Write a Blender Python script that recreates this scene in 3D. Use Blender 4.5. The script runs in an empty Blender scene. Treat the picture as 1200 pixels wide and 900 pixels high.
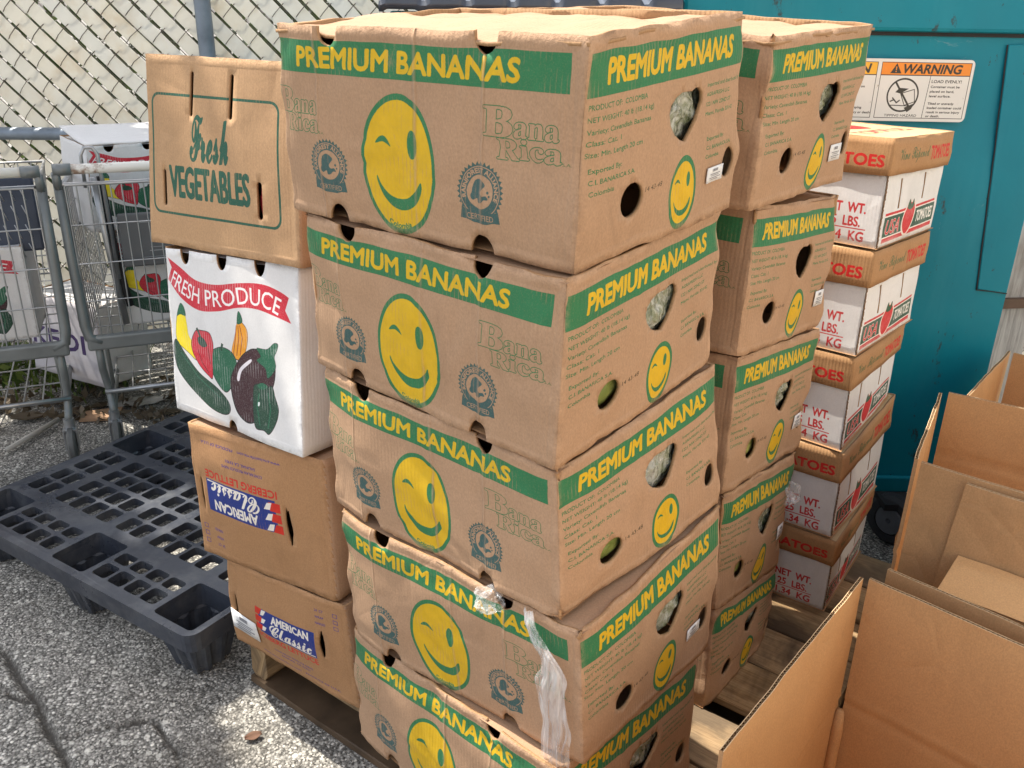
import bpy, bmesh, math, random
import numpy as np
from math import sin, cos, pi, radians
from mathutils import Vector, noise
from mathutils.geometry import delaunay_2d_cdt

SC = bpy.context.scene
COL = SC.collection
random.seed(7)
rng = np.random.default_rng(7)

# ------------------------------------------------------------------ camera, sky, sun, exposure
cam_d = bpy.data.cameras.new('camera')
cam_d.sensor_width = 36.0
cam_d.lens = 36.0 * 1039.4 / 1200.0
cam_d.clip_start = 0.02
cam_d.clip_end = 500
cam = bpy.data.objects.new('camera', cam_d)
COL.objects.link(cam)
cam.location = (0, 0, 1.4345)
PITCH, ROLL = 0.3985, 0.01821
from mathutils import Matrix
cam.rotation_euler = (Matrix.Rotation(pi / 2 - PITCH, 3, 'X') @ Matrix.Rotation(ROLL, 3, 'Z')).to_euler()
SC.camera = cam

SUN_EL = radians(60)
SUN_DIR = Vector((-0.825, 0.565, 0)).normalized() * cos(SUN_EL) + Vector((0, 0, sin(SUN_EL)))
world = bpy.data.worlds.new('World')
SC.world = world
world.use_nodes = True
wn = world.node_tree
sky = wn.nodes.new('ShaderNodeTexSky')
sky.sky_type = 'NISHITA'
sky.sun_disc = False
sky.sun_elevation = SUN_EL
sky.sun_rotation = math.atan2(SUN_DIR.x, SUN_DIR.y)
sky.dust_density = 2.5
sky.air_density = 1.0
bgn = wn.nodes['Background']
bgn.inputs['Strength'].default_value = 0.125
hz = wn.nodes.new('ShaderNodeHueSaturation')
hz.inputs['Saturation'].default_value = 0.40
wn.links.new(sky.outputs[0], hz.inputs['Color'])
wn.links.new(hz.outputs[0], bgn.inputs[0])
sun_d = bpy.data.lights.new('sun', 'SUN')
sun_d.energy = 3.0
sun_d.angle = radians(0.5)
sun_d.color = (1.0, 0.93, 0.82)
sun = bpy.data.objects.new('sun', sun_d)
COL.objects.link(sun)
sun.rotation_euler = SUN_DIR.to_track_quat('Z', 'Y').to_euler()
SC.view_settings.view_transform = 'Standard'
SC.view_settings.look = 'None'
SC.view_settings.exposure = 1.35
SC.view_settings.gamma = 1.0
SC.cycles.max_bounces = 6
SC.cycles.transparent_max_bounces = 12
SC.cycles.caustics_reflective = False
SC.cycles.caustics_refractive = False

# ------------------------------------------------------------------ scene graph helpers
def tag(o, label=None, cat=None, group=None, kind=None):
    if label: o['label'] = label
    if cat: o['category'] = cat
    if group: o['group'] = group
    if kind: o['kind'] = kind
    return o

def root(name, loc, label, cat, group=None):
    o = bpy.data.objects.new(name, None)
    o.empty_display_size = 0.1
    COL.objects.link(o)
    o.location = loc
    return tag(o, label, cat, group)

def mesh_obj(name, V, F, mats, parent=None, mi=None, uv=None, smooth=False):
    """V in world coordinates; children keep coordinates relative to their thing's base."""
    V = np.asarray(V, float).reshape(-1, 3)
    org = np.zeros(3)
    p = parent
    while p is not None:
        org = org + np.array(p.location); p = p.parent
    me = bpy.data.meshes.new(name)
    me.from_pydata((V - org).tolist(), [], [list(f) for f in F])
    if not isinstance(mats, (list, tuple)): mats = [mats]
    for m in mats: me.materials.append(m)
    if mi is not None: me.polygons.foreach_set('material_index', np.asarray(mi, np.int32))
    if uv is not None:
        l = me.uv_layers.new(name='UVMap')
        vi = np.empty(len(me.loops), np.int32); me.loops.foreach_get('vertex_index', vi)
        l.data.foreach_set('uv', np.asarray(uv, np.float32)[vi].ravel())
    if smooth is True: me.polygons.foreach_set('use_smooth', [True] * len(me.polygons))
    elif smooth:
        me.polygons.foreach_set('use_smooth', [True] * len(me.polygons))
        me.set_sharp_from_angle(angle=radians(smooth))
    me.update()
    o = bpy.data.objects.new(name, me)
    COL.objects.link(o)
    if parent is not None: o.parent = parent
    return o

class MB:
    """collects simple shapes into one mesh"""
    def __init__(s): s.V = []; s.F = []; s.M = []; s.m = 0
    def add(s, V, F):
        b = len(s.V); s.V += [tuple(v) for v in V]
        s.F += [[b + i for i in f] for f in F]; s.M += [s.m] * len(F)
    def hexa(s, c):      # 8 corners: bottom ring 0-3 (ccw from above), top ring 4-7
        s.add(c, [(3, 2, 1, 0), (4, 5, 6, 7), (0, 1, 5, 4), (1, 2, 6, 5), (2, 3, 7, 6), (3, 0, 4, 7)])
    def box(s, o, ax, ay, az):  # o = corner, three edge vectors
        o, ax, ay, az = [np.asarray(q, float) for q in (o, ax, ay, az)]
        s.hexa([o, o + ax, o + ax + ay, o + ay, o + az, o + ax + az, o + ax + ay + az, o + ay + az])
    def cbox(s, c, sx, sy, sz): # centred axis box
        s.box((c[0] - sx / 2, c[1] - sy / 2, c[2] - sz / 2), (sx, 0, 0), (0, sy, 0), (0, 0, sz))
    def tube(s, P, r, n=8, caps=True):
        P = [np.asarray(p, float) for p in P]
        rs = r if hasattr(r, '__len__') else [r] * len(P)
        ref = np.array([0, 0, 1.0]); rings = []
        for i, p in enumerate(P):
            t = (P[min(i + 1, len(P) - 1)] - P[max(i - 1, 0)]); t = t / (np.linalg.norm(t) + 1e-9)
            if i == 0:
                u = np.cross(t, ref)
                if np.linalg.norm(u) < 0.1: u = np.cross(t, np.array([1.0, 0, 0]))
            else: u = u - t * np.dot(u, t)
            u = u / np.linalg.norm(u); w = np.cross(u, t)
            rings.append([p + rs[i] * (cos(2 * pi * k / n) * u + sin(2 * pi * k / n) * w) for k in range(n)])
        V = [v for R_ in rings for v in R_]; F = []
        for i in range(len(P) - 1):
            for k in range(n):
                k2 = (k + 1) % n
                F.append((i * n + k, (i + 1) * n + k, (i + 1) * n + k2, i * n + k2))
        if caps:
            F.append(tuple(range(n))); F.append(tuple(reversed(range((len(P) - 1) * n, len(P) * n))))
        s.add(V, F)
    def disc(s, c, axis, r, th, n=24, hole=0.0):
        a = np.asarray(axis, float); a /= np.linalg.norm(a)
        u = np.cross(a, [0, 0, 1.0]); u = u / np.linalg.norm(u) if np.linalg.norm(u) > .1 else np.array([1.0, 0, 0]); w = np.cross(a, u)
        c = np.asarray(c, float); V = []; F = []
        prof = [(hole, -th / 2), (r * .85, -th / 2), (r, -th * .25), (r, th * .25), (r * .85, th / 2), (hole, th / 2)]
        for k in range(n):
            d = cos(2 * pi * k / n) * u + sin(2 * pi * k / n) * w
            for (rr, h) in prof: V.append(c + d * rr + a * h)
        m = len(prof)
        for k in range(n):
            k2 = (k + 1) % n
            for j in range(m): F.append((k * m + j, k2 * m + j, k2 * m + (j + 1) % m, k * m + (j + 1) % m))
        s.add(V, F)
    def build(s, name, mats, parent=None, smooth=False, bevel=0):
        o = mesh_obj(name, s.V, s.F, mats, parent, s.M, None, smooth)
        if bevel:
            m = o.modifiers.new('bevel', 'BEVEL'); m.width = bevel; m.segments = 2; m.limit_method = 'ANGLE'
        return o

def catmull(P, n=8, closed=True):
    P = [np.asarray(p, float) for p in P]; out = []; N = len(P)
    for i in range(N if closed else N - 1):
        g = lambda k: P[k % N] if closed else P[min(max(k, 0), N - 1)]
        a, b, c, d = g(i - 1), g(i), g(i + 1), g(i + 2)
        for j in range(n):
            t = j / n
            out.append(.5 * ((2 * b) + (c - a) * t + (2 * a - 5 * b + 4 * c - d) * t * t + (3 * b - a - 3 * c + d) * t ** 3))
    if not closed: out.append(P[-1])
    return np.array(out)

def nz(x, y, z=0.0): return noise.noise((x, y, z))

# ------------------------------------------------------------------ printing: drawn flat artwork
_glyph = {}
def glyphs(s, bold=0.0):
    k = (s, bold)
    if k not in _glyph:
        c = bpy.data.curves.new('lettering', 'FONT'); c.body = s; c.offset = bold; c.resolution_u = 3
        o = bpy.data.objects.new('lettering', c); COL.objects.link(o)
        dg = bpy.context.evaluated_depsgraph_get(); ev = o.evaluated_get(dg); m = ev.to_mesh()
        m.calc_loop_triangles()
        V = np.array([v.co[:2] for v in m.vertices]) if len(m.vertices) else np.zeros((0, 2))
        T = np.array([t.vertices[:] for t in m.loop_triangles], int)
        ev.to_mesh_clear(); bpy.data.objects.remove(o); bpy.data.curves.remove(c)
        _glyph[k] = (V, T)
    return _glyph[k]

class Art:
    """flat print on a face: colour + coverage; u to the right, v downward, both 0..1"""
    def __init__(s, wm, hm, px, base=(0.05, 0.3, 0.14)):
        s.W = px; s.H = int(px * hm / wm); s.wm = wm; s.hm = hm
        s.rgb = np.zeros((s.H, s.W, 3), np.float32); s.rgb[:] = base; s.a = np.zeros((s.H, s.W), np.float32)
    def poly(s, contours):
        """even-odd filled mask of closed contours (list of uv arrays)"""
        m = np.zeros((s.H, s.W), bool)
        if not isinstance(contours, list): contours = [contours]
        E = []
        for c in contours:
            c = np.asarray(c, float) * [s.W, s.H]
            E.append(np.hstack([c, np.roll(c, -1, 0)]))
        E = np.vstack(E)
        y0 = max(0, int(E[:, 1].min())); y1 = min(s.H, int(E[:, 1].max()) + 2)
        xs = np.arange(s.W) + .5
        for y in range(y0, y1):
            yc = y + .5
            e = E[(E[:, 1] <= yc) != (E[:, 3] <= yc)]
            if len(e) == 0: continue
            x = np.sort(e[:, 0] + (yc - e[:, 1]) / (e[:, 3] - e[:, 1]) * (e[:, 2] - e[:, 0]))
            m[y] = np.searchsorted(x, xs) % 2 == 1
        return m
    def tris(s, P, T):
        m = np.zeros((s.H, s.W), bool)
        P = np.asarray(P) * [s.W, s.H]
        for t in T:
            a, b, c = P[t]
            x0 = max(0, int(min(a[0], b[0], c[0]) - .5)); x1 = min(s.W, int(max(a[0], b[0], c[0]) + 1.5))
            y0 = max(0, int(min(a[1], b[1], c[1]) - .5)); y1 = min(s.H, int(max(a[1], b[1], c[1]) + 1.5))
            if x1 <= x0 or y1 <= y0: continue
            X = np.arange(x0, x1)[None] + .5; Y = np.arange(y0, y1)[:, None] + .5
            f = lambda p, q: (q[0] - p[0]) * (Y - p[1]) - (q[1] - p[1]) * (X - p[0])
            e1, e2, e3 = f(a, b), f(b, c), f(c, a)
            m[y0:y1, x0:x1] |= ((e1 >= 0) & (e2 >= 0) & (e3 >= 0)) | ((e1 <= 0) & (e2 <= 0) & (e3 <= 0))
        return m
    def put(s, m, col, a=1.0):
        s.rgb[m] = col; s.a[m] = np.maximum(a, s.a[m]) if a > .5 else a
    def fill(s, pts, col, a=1.0): s.put(s.poly(pts), col, a)
    def rect(s, u0, v0, u1, v1, col): s.fill([np.array([(u0, v0), (u1, v0), (u1, v1), (u0, v1)])], col)
    def ell(s, u, v, ru, rv, n=64, rot=0):
        t = np.linspace(0, 2 * pi, n, endpoint=False); x = cos(rot) * np.cos(t) * ru - sin(rot) * np.sin(t) * rv * s.hm / s.wm; y = sin(rot) * np.cos(t) * ru * s.wm / s.hm + cos(rot) * np.sin(t) * rv
        return np.stack([u + x, v + y], 1)
    def line(s, pts, w, col):   # polyline, w in metres
        pts = np.asarray(pts, float) * [s.wm, s.hm]
        for p, q in zip(pts[:-1], pts[1:]):
            d = q - p; L = np.hypot(*d)
            if L < 1e-9: continue
            n = np.array([-d[1], d[0]]) / L * w / 2; e = d / L * w * .25
            s.fill([np.array([p - e + n, q + e + n, q + e - n, p - e - n]) / [s.wm, s.hm]], col)
    def textmask(s, txt, box, bold=0.0, shear=0.0, warp=None):
        u0, v0, u1, v1 = box
        V, T = glyphs(txt)
        V = V.copy(); V[:, 0] += shear * V[:, 1]
        lo, hi = V.min(0), V.max(0)
        P = (V - lo) / (hi - lo); P = np.stack([u0 + P[:, 0] * (u1 - u0), v1 - P[:, 1] * (v1 - v0)], 1)
        if warp: P = np.array([warp(*p) for p in P])
        m = s.tris(P, T)
        if bold:
            ph = abs(v1 - v0) * s.H if not warp else (P[:, 1].max() - P[:, 1].min()) * s.H
            r = int(round(bold * ph * .9))
            if r > 0: m = s.outline(m, r)
        return m
    def text(s, txt, box, col, bold=0.0, shear=0.0, warp=None): s.put(s.textmask(txt, box, bold, shear, warp), col)
    def line_text(s, txt, u, v, hm, col, wmax=None, bold=0.0, shear=0.0):
        """one line whose capitals are hm metres high, baseline at v"""
        V, T = glyphs(txt); V = V.copy(); V[:, 0] += shear * V[:, 1]
        sc = hm / 0.73; w = (V[:, 0].max() - V[:, 0].min()) * sc / s.wm; k = 1.0
        if wmax: k = wmax / w
        P = np.stack([u + (V[:, 0] - V[:, 0].min()) * sc / s.wm * k, v - V[:, 1] * sc / s.hm], 1)
        m = s.tris(P, T)
        if bold > .005 and s.W / s.wm > 2500: m = m | np.roll(m, 1, 1) | np.roll(m, 1, 0)
        s.put(m, col)
    def outline(s, m, r):
        o = m.copy()
        for dx in range(-r, r + 1):
            for dy in range(-r, r + 1):
                if dx * dx + dy * dy <= r * r + .5: o |= np.roll(np.roll(m, dy, 0), dx, 1)
        return o
    def image(s, name):
        im = bpy.data.images.new(name, s.W, s.H, alpha=True)
        im.alpha_mode = 'CHANNEL_PACKED'
        px = np.dstack([np.clip(s.rgb, 0, 1), s.a])[::-1]
        im.pixels.foreach_set(np.ascontiguousarray(px, np.float32).ravel())
        im.update()
        return im

GREEN = (0.17, 0.47, 0.31); DKGREEN = (0.10, 0.36, 0.30); YEL = (0.85, 0.69, 0.13); TEAL = (0.23, 0.37, 0.37)
def winking_face(A, u, v, ru, rv, word=True):
    A.fill([A.ell(u, v, ru, rv)], GREEN)
    k = 1 - .0055 / (ru * A.wm)
    A.fill([A.ell(u, v, ru * k, rv * k)], YEL)
    P = lambda L: np.array([(u + x * ru, v + y * rv) for x, y in L])
    A.fill([A.ell(u + .37 * ru, v - .33 * rv, .125 * ru, .20 * rv)], GREEN)
    A.fill([catmull(P([(-.60, -.30), (-.52, -.38), (-.40, -.41), (-.28, -.36), (-.20, -.27), (-.30, -.305), (-.42, -.33)]), 6)], GREEN)
    A.fill([catmull(P([(-.60, .17), (-.50, .30), (-.30, .42), (-.05, .47), (.22, .44), (.42, .33), (.55, .20), (.60, .20), (.58, .36), (.40, .54), (.12, .63), (-.18, .60), (-.45, .45), (-.60, .26)]), 6)], GREEN)
    if word: A.text('Colombia', (u - .30 * ru, v + .78 * rv, u + .30 * ru, v + .86 * rv), GREEN, .02, 0, lambda x, y: (x, y + .05 * rv * (1 - ((x - u) / (.3 * ru)) ** 2)))
def seal(A, u, v, r):
    """certified seal: toothed ring, arc lettering, frog, ribbon; r in metres"""
    ru, rv = r / A.wm, r / A.hm; n = 34
    P = []
    for i in range(n * 2):
        a = pi * i / n; k = 1.0 if i % 2 else .88; P.append((u + ru * k * cos(a), v + rv * k * sin(a)))
    A.fill([np.array(P)], TEAL)
    inner = A.poly([A.ell(u, v, ru * .56, rv * .56)]); A.a[inner] = 0
    def arc(txt, a0, a1, r0, r1, inv=False):
        def w(x, y):
            a = a0 + (a1 - a0) * x; rr = r0 + (r1 - r0) * (1 - y); return (u + ru * rr * cos(a), v + rv * rr * sin(a))
        m = A.textmask(txt, (0, 0, 1, 1), .01, 0, w); A.a[m] = 0
    for r0 in (.845,):
        m = A.poly([A.ell(u, v, ru * r0, rv * r0), A.ell(u, v, ru * (r0 - .03), rv * (r0 - .03))]); A.a[m] = 0
    arc('RAINFOREST ALLIANCE', radians(160), radians(380), .62, .78)
    Q = lambda L: np.array([(u + x * ru, v + y * rv) for x, y in L])
    A.fill([catmull(Q([(-.35, -.12), (-.28, -.32), (-.10, -.42), (.10, -.36), (.22, -.24), (.12, -.12), (.02, .0), (.10, .12), (.28, .10), (.36, .22), (.20, .24), (.10, .34), (-.06, .36), (-.12, .22), (-.30, .30), (-.42, .18), (-.36, .04)]), 5)], TEAL)
    m = A.poly([A.ell(u - .02, v - .27 * rv, .06 * ru, .05 * rv)])
    A.fill([A.ell(u + .34 * ru, v - .02 * rv, .05 * ru, .05 * rv)], TEAL); A.fill([A.ell(u + .40 * ru, v + .10 * rv, .04 * ru, .04 * rv)], TEAL)
    A.fill([Q([(-.80, .58), (-.30, .70), (.30, .70), (.80, .58), (.86, .98), (.55, 1.0), (.30, 1.08), (-.30, 1.08), (-.55, 1.0), (-.86, .98)])], TEAL)
    m = A.textmask('CERTIFIED', (u - .58 * ru, v + .76 * rv, u + .58 * ru, v + .96 * rv), .015); A.a[m] = 0
def outlined_word(A, big, box, px):
    """letters drawn as a thin green contour"""
    m = A.textmask(big, box, .02)
    A.put(A.outline(m, px) & ~m, GREEN)
def bana(A, u0, v0, u1, v1):
    w, h = u1 - u0, v1 - v0
    outlined_word(A, '\U0001D401', (u0, v0, u0 + .34 * w, v0 + .56 * h), 3)
    outlined_word(A, '\U0001D41A\U0001D427\U0001D41A', (u0 + .36 * w, v0 + .26 * h, u0 + .86 * w, v0 + .56 * h), 3)
    outlined_word(A, '\U0001D411', (u0 + .17 * w, v0 + .60 * h, u0 + .42 * w, v0 + 1.0 * h), 3)
    outlined_word(A, '\U0001D422\U0001D41C\U0001D41A', (u0 + .43 * w, v0 + .58 * h, u0 + .90 * w, v0 + .98 * h), 3)
    A.text('S.A.', (u0 + .91 * w, v0 + .94 * h, u1, v0 + 1.0 * h), GREEN, .03)

def art_banana_front():
    A = Art(.51, .255, 1400)
    A.rect(-.01, .062, .963, .222, GREEN)
    A.text('PREMIUM BANANAS', (.105, .095, .83, .190), YEL, .072, .06)
    winking_face(A, .463, .635, .127, .352)
    bana(A, .012, .305, .20, .525); bana(A, .738, .297, .975, .52)
    seal(A, .208, .685, .036); seal(A, .731, .688, .0365)
    return A.image('print_banana_front')
def art_banana_side():
    A = Art(.387, .255, 1300)
    A.rect(.024, .06, .988, .238, GREEN)
    A.text('PREMIUM BANANAS', (.12, .095, .895, .194), YEL, .072, .12)
    L = [('PRODUCT OF:  COLOMBIA', .288, .30), ('NET WEIGHT: 40 lb (18.14 kg)', .338, .34), ('Variety: Cavendish Bananas', .388, .325), ('Class: Cat. 1', .436, .165), ('Size: Min. Length 20 cm', .484, .285)]
    for t, v, w in L: A.line_text(t, .035, v, .0058, GREEN, w, .012)
    for t, v, w in [('Exported By:', .553, .155), ('C.I. BANARICA S.A.', .603, .235), ('Colombia', .652, .12)]: A.line_text(t, .050, v, .0058, GREEN, w, .012)
    for t, v, w in [('Imported and distributed by:', .312, .262), ('AGRAFRESH LLC', .358, .165), ('1221 NW 22ND ST', .404, .18), ('Miami, Florida 33142', .45, .205)]: A.line_text(t, .725, v, .005, GREEN, w, .006)
    for t, v, w in [('Exported By:', .575, .12), ('C.I. BANARICA S.A.', .62, .18), ('Colombia', .665, .09)]: A.line_text(t, .745, v, .005, GREEN, w, .006)
    winking_face(A, .602, .795, .09, .186, False)
    A.text('14 43-48', (.35, .69, .455, .715), (.12, .12, .10), .0)
    return A.image('print_banana_side')
def art_veg():
    A = Art(.39, .34, 1000, DKGREEN)
    def rr(a, b, c, d, r):
        ru, rv = r / A.wm, r / A.hm; P = []
        for cx, cy, s0 in ((c - ru, b + rv, -90), (c - ru, d - rv, 0), (a + ru, d - rv, 90), (a + ru, b + rv, 180)):
            for k in range(9):
                t = radians(s0 + 90 * k / 8); P.append((cx + ru * cos(t), cy + rv * sin(t)))
        return np.array(P)
    A.fill([rr(.062, .184, .915, .82, .02), rr(.074, .198, .903, .806, .016)], DKGREEN)
    A.text('\U0001D4D5\U0001D4FB\U0001D4EE\U0001D4FC\U0001D4F1', (.345, .285, .60, .52), DKGREEN, .022)
    A.text('VEGETABLES', (.193, .557, .728, .718), DKGREEN, .05)
    return A.image('print_vegetables')
def homog(c):
    A, b = [], []
    for (x, y), (u, v) in zip(c, [(0, 0), (1, 0), (1, 1), (0, 1)]):
        A.append([x, y, 1, 0, 0, 0, -u * x, -u * y]); b.append(u); A.append([0, 0, 0, x, y, 1, -v * x, -v * y]); b.append(v)
    return np.append(np.linalg.solve(np.array(A), b), 1).reshape(3, 3)
def art_produce():
    A = Art(.39, .34, 1100, (.8, .12, .22))
    Hm = homog([(579, 120), (1047, 189), (1065, 861), (621, 681)])
    def M(L):
        out = []
        for x, y in L:
            p = Hm @ np.array([x, y, 1.0]); out.append(p[:2] / p[2])
        return np.array(out)
    sm = lambda L, n=6: catmull(M(L), n)
    RED = (.80, .10, .20); DG = (.03, .25, .17); MG = (.05, .38, .26); K = (.03, .06, .05); Y = (.97, .87, .02); PUR = (.22, .06, .10); OR = (.93, .62, .05)
    top = catmull(M([(592, 143), (640, 185), (690, 225), (760, 240), (840, 235), (920, 240), (980, 265), (1018, 290)]), 6, False)
    bot = catmull(M([(1028, 383), (960, 352), (900, 328), (840, 322), (770, 334), (700, 330), (640, 285), (595, 222)]), 6, False)
    A.fill([np.vstack([top, M([(1004, 335)]), bot, M([(606, 180)])])], RED)
    c = catmull(M([(606, 210), (650, 250), (700, 280), (770, 290), (850, 280), (930, 295), (1000, 335)]), 8, False)
    def wrib(x, y):
        k = x * (len(c) - 1); i = min(int(k), len(c) - 2); p = c[i] + (c[i + 1] - c[i]) * (k - i); d = c[i + 1] - c[i]; d = d / np.hypot(*d)
        return (p[0] + d[1] * (.5 - y) * .085, p[1] - d[0] * (.5 - y) * .092)
    A.text('FRESH PRODUCE', (.02, 0, .95, 1), (.96, .94, .93), .004, 0, wrib)
    def blob(L, col, edge=1.2, dark=K):
        P = sm(L); cen = P.mean(0); A.fill([P], dark); A.fill([cen + (P - cen) * (1 - .03 * edge)], col)
    blob([(637, 318), (655, 345), (662, 380), (668, 420), (690, 460), (700, 510), (665, 480), (628, 440), (623, 390), (628, 345)], Y)
    blob([(640, 305), (652, 320), (658, 350), (640, 345), (628, 350), (632, 325)], MG)
    blob([(842, 335), (850, 365), (872, 400), (874, 450), (862, 490), (838, 508), (818, 480), (830, 420), (836, 380)], OR)
    for dx in (-14, -2, 10): A.line(M([(842 + dx * .5, 385), (846 + dx, 430), (838 + dx, 490)]), .0022, (.65, .30, .02))
    blob([(840, 335), (850, 345), (856, 372), (838, 378)], MG)
    blob([(745, 480), (765, 462), (790, 460), (820, 480), (835, 520), (825, 580), (800, 620), (770, 590), (748, 540)], MG)
    A.line(M([(782, 470), (786, 450)]), .006, DG)
    blob([(690, 402), (712, 400), (742, 410), (755, 450), (752, 500), (752, 570), (735, 560), (705, 525), (682, 480), (676, 440)], RED)
    blob([(700, 425), (720, 430), (732, 455), (716, 460), (700, 445)], DG); A.line(M([(712, 432), (696, 395)]), .006, DG)
    A.line(M([(700, 470), (715, 515), (738, 550)]), .002, (.45, .03, .08)); A.line(M([(735, 465), (745, 520)]), .002, (.45, .03, .08))
    blob([(617, 440), (628, 436), (660, 490), (705, 550), (770, 605), (808, 655), (812, 690), (790, 698), (740, 670), (680, 610), (632, 540), (614, 475)], DG, .8)
    A.line(M([(640, 480), (700, 565), (780, 640)]), .003, (.10, .36, .27))
    blob([(905, 468), (940, 480), (968, 520), (968, 590), (940, 660), (905, 720), (870, 728), (835, 690), (815, 620), (815, 560), (845, 500), (880, 470)], PUR)
    A.fill([sm([(882, 505), (886, 515), (852, 545), (842, 580), (834, 570), (845, 535)])], (.93, .90, .92))
    blob([(905, 465), (940, 470), (965, 450), (980, 455), (976, 480), (968, 500), (972, 540), (945, 575), (935, 540), (905, 510), (918, 495)], MG)
    blob([(893, 610), (900, 592), (925, 590), (940, 605), (960, 600), (972, 640), (985, 685), (975, 730), (950, 768), (930, 755), (900, 745), (890, 690)], DG)
    A.fill([sm([(908, 595), (926, 588), (945, 602), (930, 612), (915, 606)])], MG)
    A.line(M([(915, 625), (905, 670), (915, 735)]), .003, (.07, .40, .28)); A.line(M([(945, 625), (955, 680), (945, 745)]), .003, (.07, .40, .28))
    A.fill([sm([(910, 655), (916, 656), (914, 668), (909, 668)], 4)], (.9, .93, .92))
    return A.image('print_produce')
BLUE = (.10, .22, .52); PRED = (.80, .18, .14); VIO = (.30, .22, .50)
def art_lettuce(flip):
    A = Art(.38, .265, 1000, BLUE)
    a0, a1, b0, b1 = (.31, .85, .385, .63) if flip else (.30, .76, .335, .60)
    X = lambda x: a0 + (a1 - a0) * x
    Yv = lambda y: b0 + (b1 - b0) * y
    A.rect(X(.03), Yv(0), X(1), Yv(1), BLUE)
    for k in range(3):
        A.fill([np.array([(X(-.03), Yv(k * .33)), (X(.10), Yv(k * .33)), (X(.05 + .03 * k), Yv(k * .33 + .27)), (X(-.03), Yv(k * .33 + .27))])], PRED)
        A.fill([np.array([(X(.10), Yv(k * .33 + .03)), (X(.18), Yv(k * .33 + .01)), (X(.13), Yv(k * .33 + .23)), (X(.07), Yv(k * .33 + .26))])], (.93, .90, .86))
    A.text('AMERICAN', (X(.28), Yv(.08), X(.90), Yv(.38)), (.93, .90, .86), .06)
    A.text('\U0001D4D2\U0001D4F5\U0001D4EA\U0001D4FC\U0001D4FC\U0001D4F2\U0001D4EC', (X(.24), Yv(.43), X(.93), Yv(.92)), (.93, .90, .86), .02)
    A.line([(X(.42), Yv(.92)), (X(.98), Yv(.95))], .0025, (.93, .90, .86))
    A.text('ICEBERG LETTUCE', (X(.0), Yv(1.06), X(1.0), Yv(1.28)), PRED, .06)
    for t, v, w, u in [('CONTARLAN PRODUCE FARMS', .78, .30, .40), ('SALINAS, CA 93901', .82, .22, .45), ('www.amclassicfarms.com    PRODUCE OF U.S.A.', .90, .60, .28)]: A.line_text(t, u, v, .0052, VIO, w, .008)
    for t, v in [('24  CT', .12), ('WRAP', .18), ('NAKED', .24)]:
        A.line_text(t, .77, v, .006, VIO, None, .01); A.line([(.90, v - .025), (.93, v - .025), (.93, v + .005), (.90, v + .005), (.90, v - .025)], .0012, VIO)
    if flip: A.rgb = A.rgb[::-1, ::-1].copy(); A.a = A.a[::-1, ::-1].copy()
    return A.image('print_lettuce_flip' if flip else 'print_lettuce')
TRED = (.78, .12, .14)
def art_tomato_front():
    A = Art(.40, .145, 900, TRED)
    for t, v0, v1, u0, u1 in [('NET  WT.', .40, .53, .69, .905), ('25  LBS.', .585, .715, .71, .885), ('11.34  KG', .785, .915, .675, .91)]: A.text(t, (u0, v0, u1, v1), TRED, .05)
    A.line([(.67, .748), (.915, .748)], .0022, TRED)
    return A.image('print_tomato_front')
def art_tomato_lid_front():
    A = Art(.40, .07, 900, TRED)
    A.text('TOMATOES', (.50, .42, .965, .72), TRED, .06)
    return A.image('print_tomato_lid_front')
def art_tomato_side():
    A = Art(.33, .145, 900, TRED)
    A.fill([np.array([(.10, .52), (.92, .49), (.93, .90), (.10, .93)])], TRED)
    A.fill([np.array([(.095, .555), (.925, .525), (.935, .84), (.095, .87)])], (.93, .90, .87))
    A.fill([np.array([(.095, .575), (.925, .545), (.935, .82), (.095, .85)])], (.12, .30, .22))
    A.fill([catmull(np.array([(.41, .50), (.46, .42), (.54, .45), (.58, .60), (.55, .82), (.47, .93), (.39, .83), (.37, .64)]), 6)], (.93, .88, .84))
    A.fill([catmull(np.array([(.42, .52), (.46, .45), (.53, .47), (.565, .60), (.54, .80), (.47, .90), (.405, .80), (.385, .64)]), 6)], (.80, .10, .12))
    A.fill([catmull(np.array([(.43, .51), (.455, .39), (.485, .47), (.52, .40), (.53, .51), (.485, .55)]), 4)], (.14, .32, .20))
    m = A.textmask('USA', (.135, .62, .34, .82), .02, .15); A.put(A.outline(m, 3), (.93, .90, .87)); A.put(m, (.80, .10, .12))
    A.text('TOMATOES', (.615, .60, .90, .765), (.94, .92, .90), .03, .1)
    return A.image('print_tomato_side')
def art_tomato_lid_side():
    A = Art(.34, .07, 900, TRED)
    A.text('\U0001D4E5\U0001D4F2\U0001D4F7\U0001D4EE \U0001D4E1\U0001D4F2\U0001D4F9\U0001D4EE\U0001D4F7\U0001D4EE\U0001D4ED', (.11, .25, .56, .68), (.28, .42, .27), .01)
    A.text('TOMATOES', (.59, .28, .93, .66), TRED, .05)
    return A.image('print_tomato_lid_side')
def art_tomato_top():
    A = Art(.34, .40, 600, TRED)
    A.fill([A.ell(.55, .5, .22, .16)], TRED); A.fill([A.ell(.5, .42, .10, .05)], (.2, .4, .2))
    A.text('TOMATOES', (.15, .70, .9, .80), TRED, .04)
    return A.image('print_tomato_top')
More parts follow.
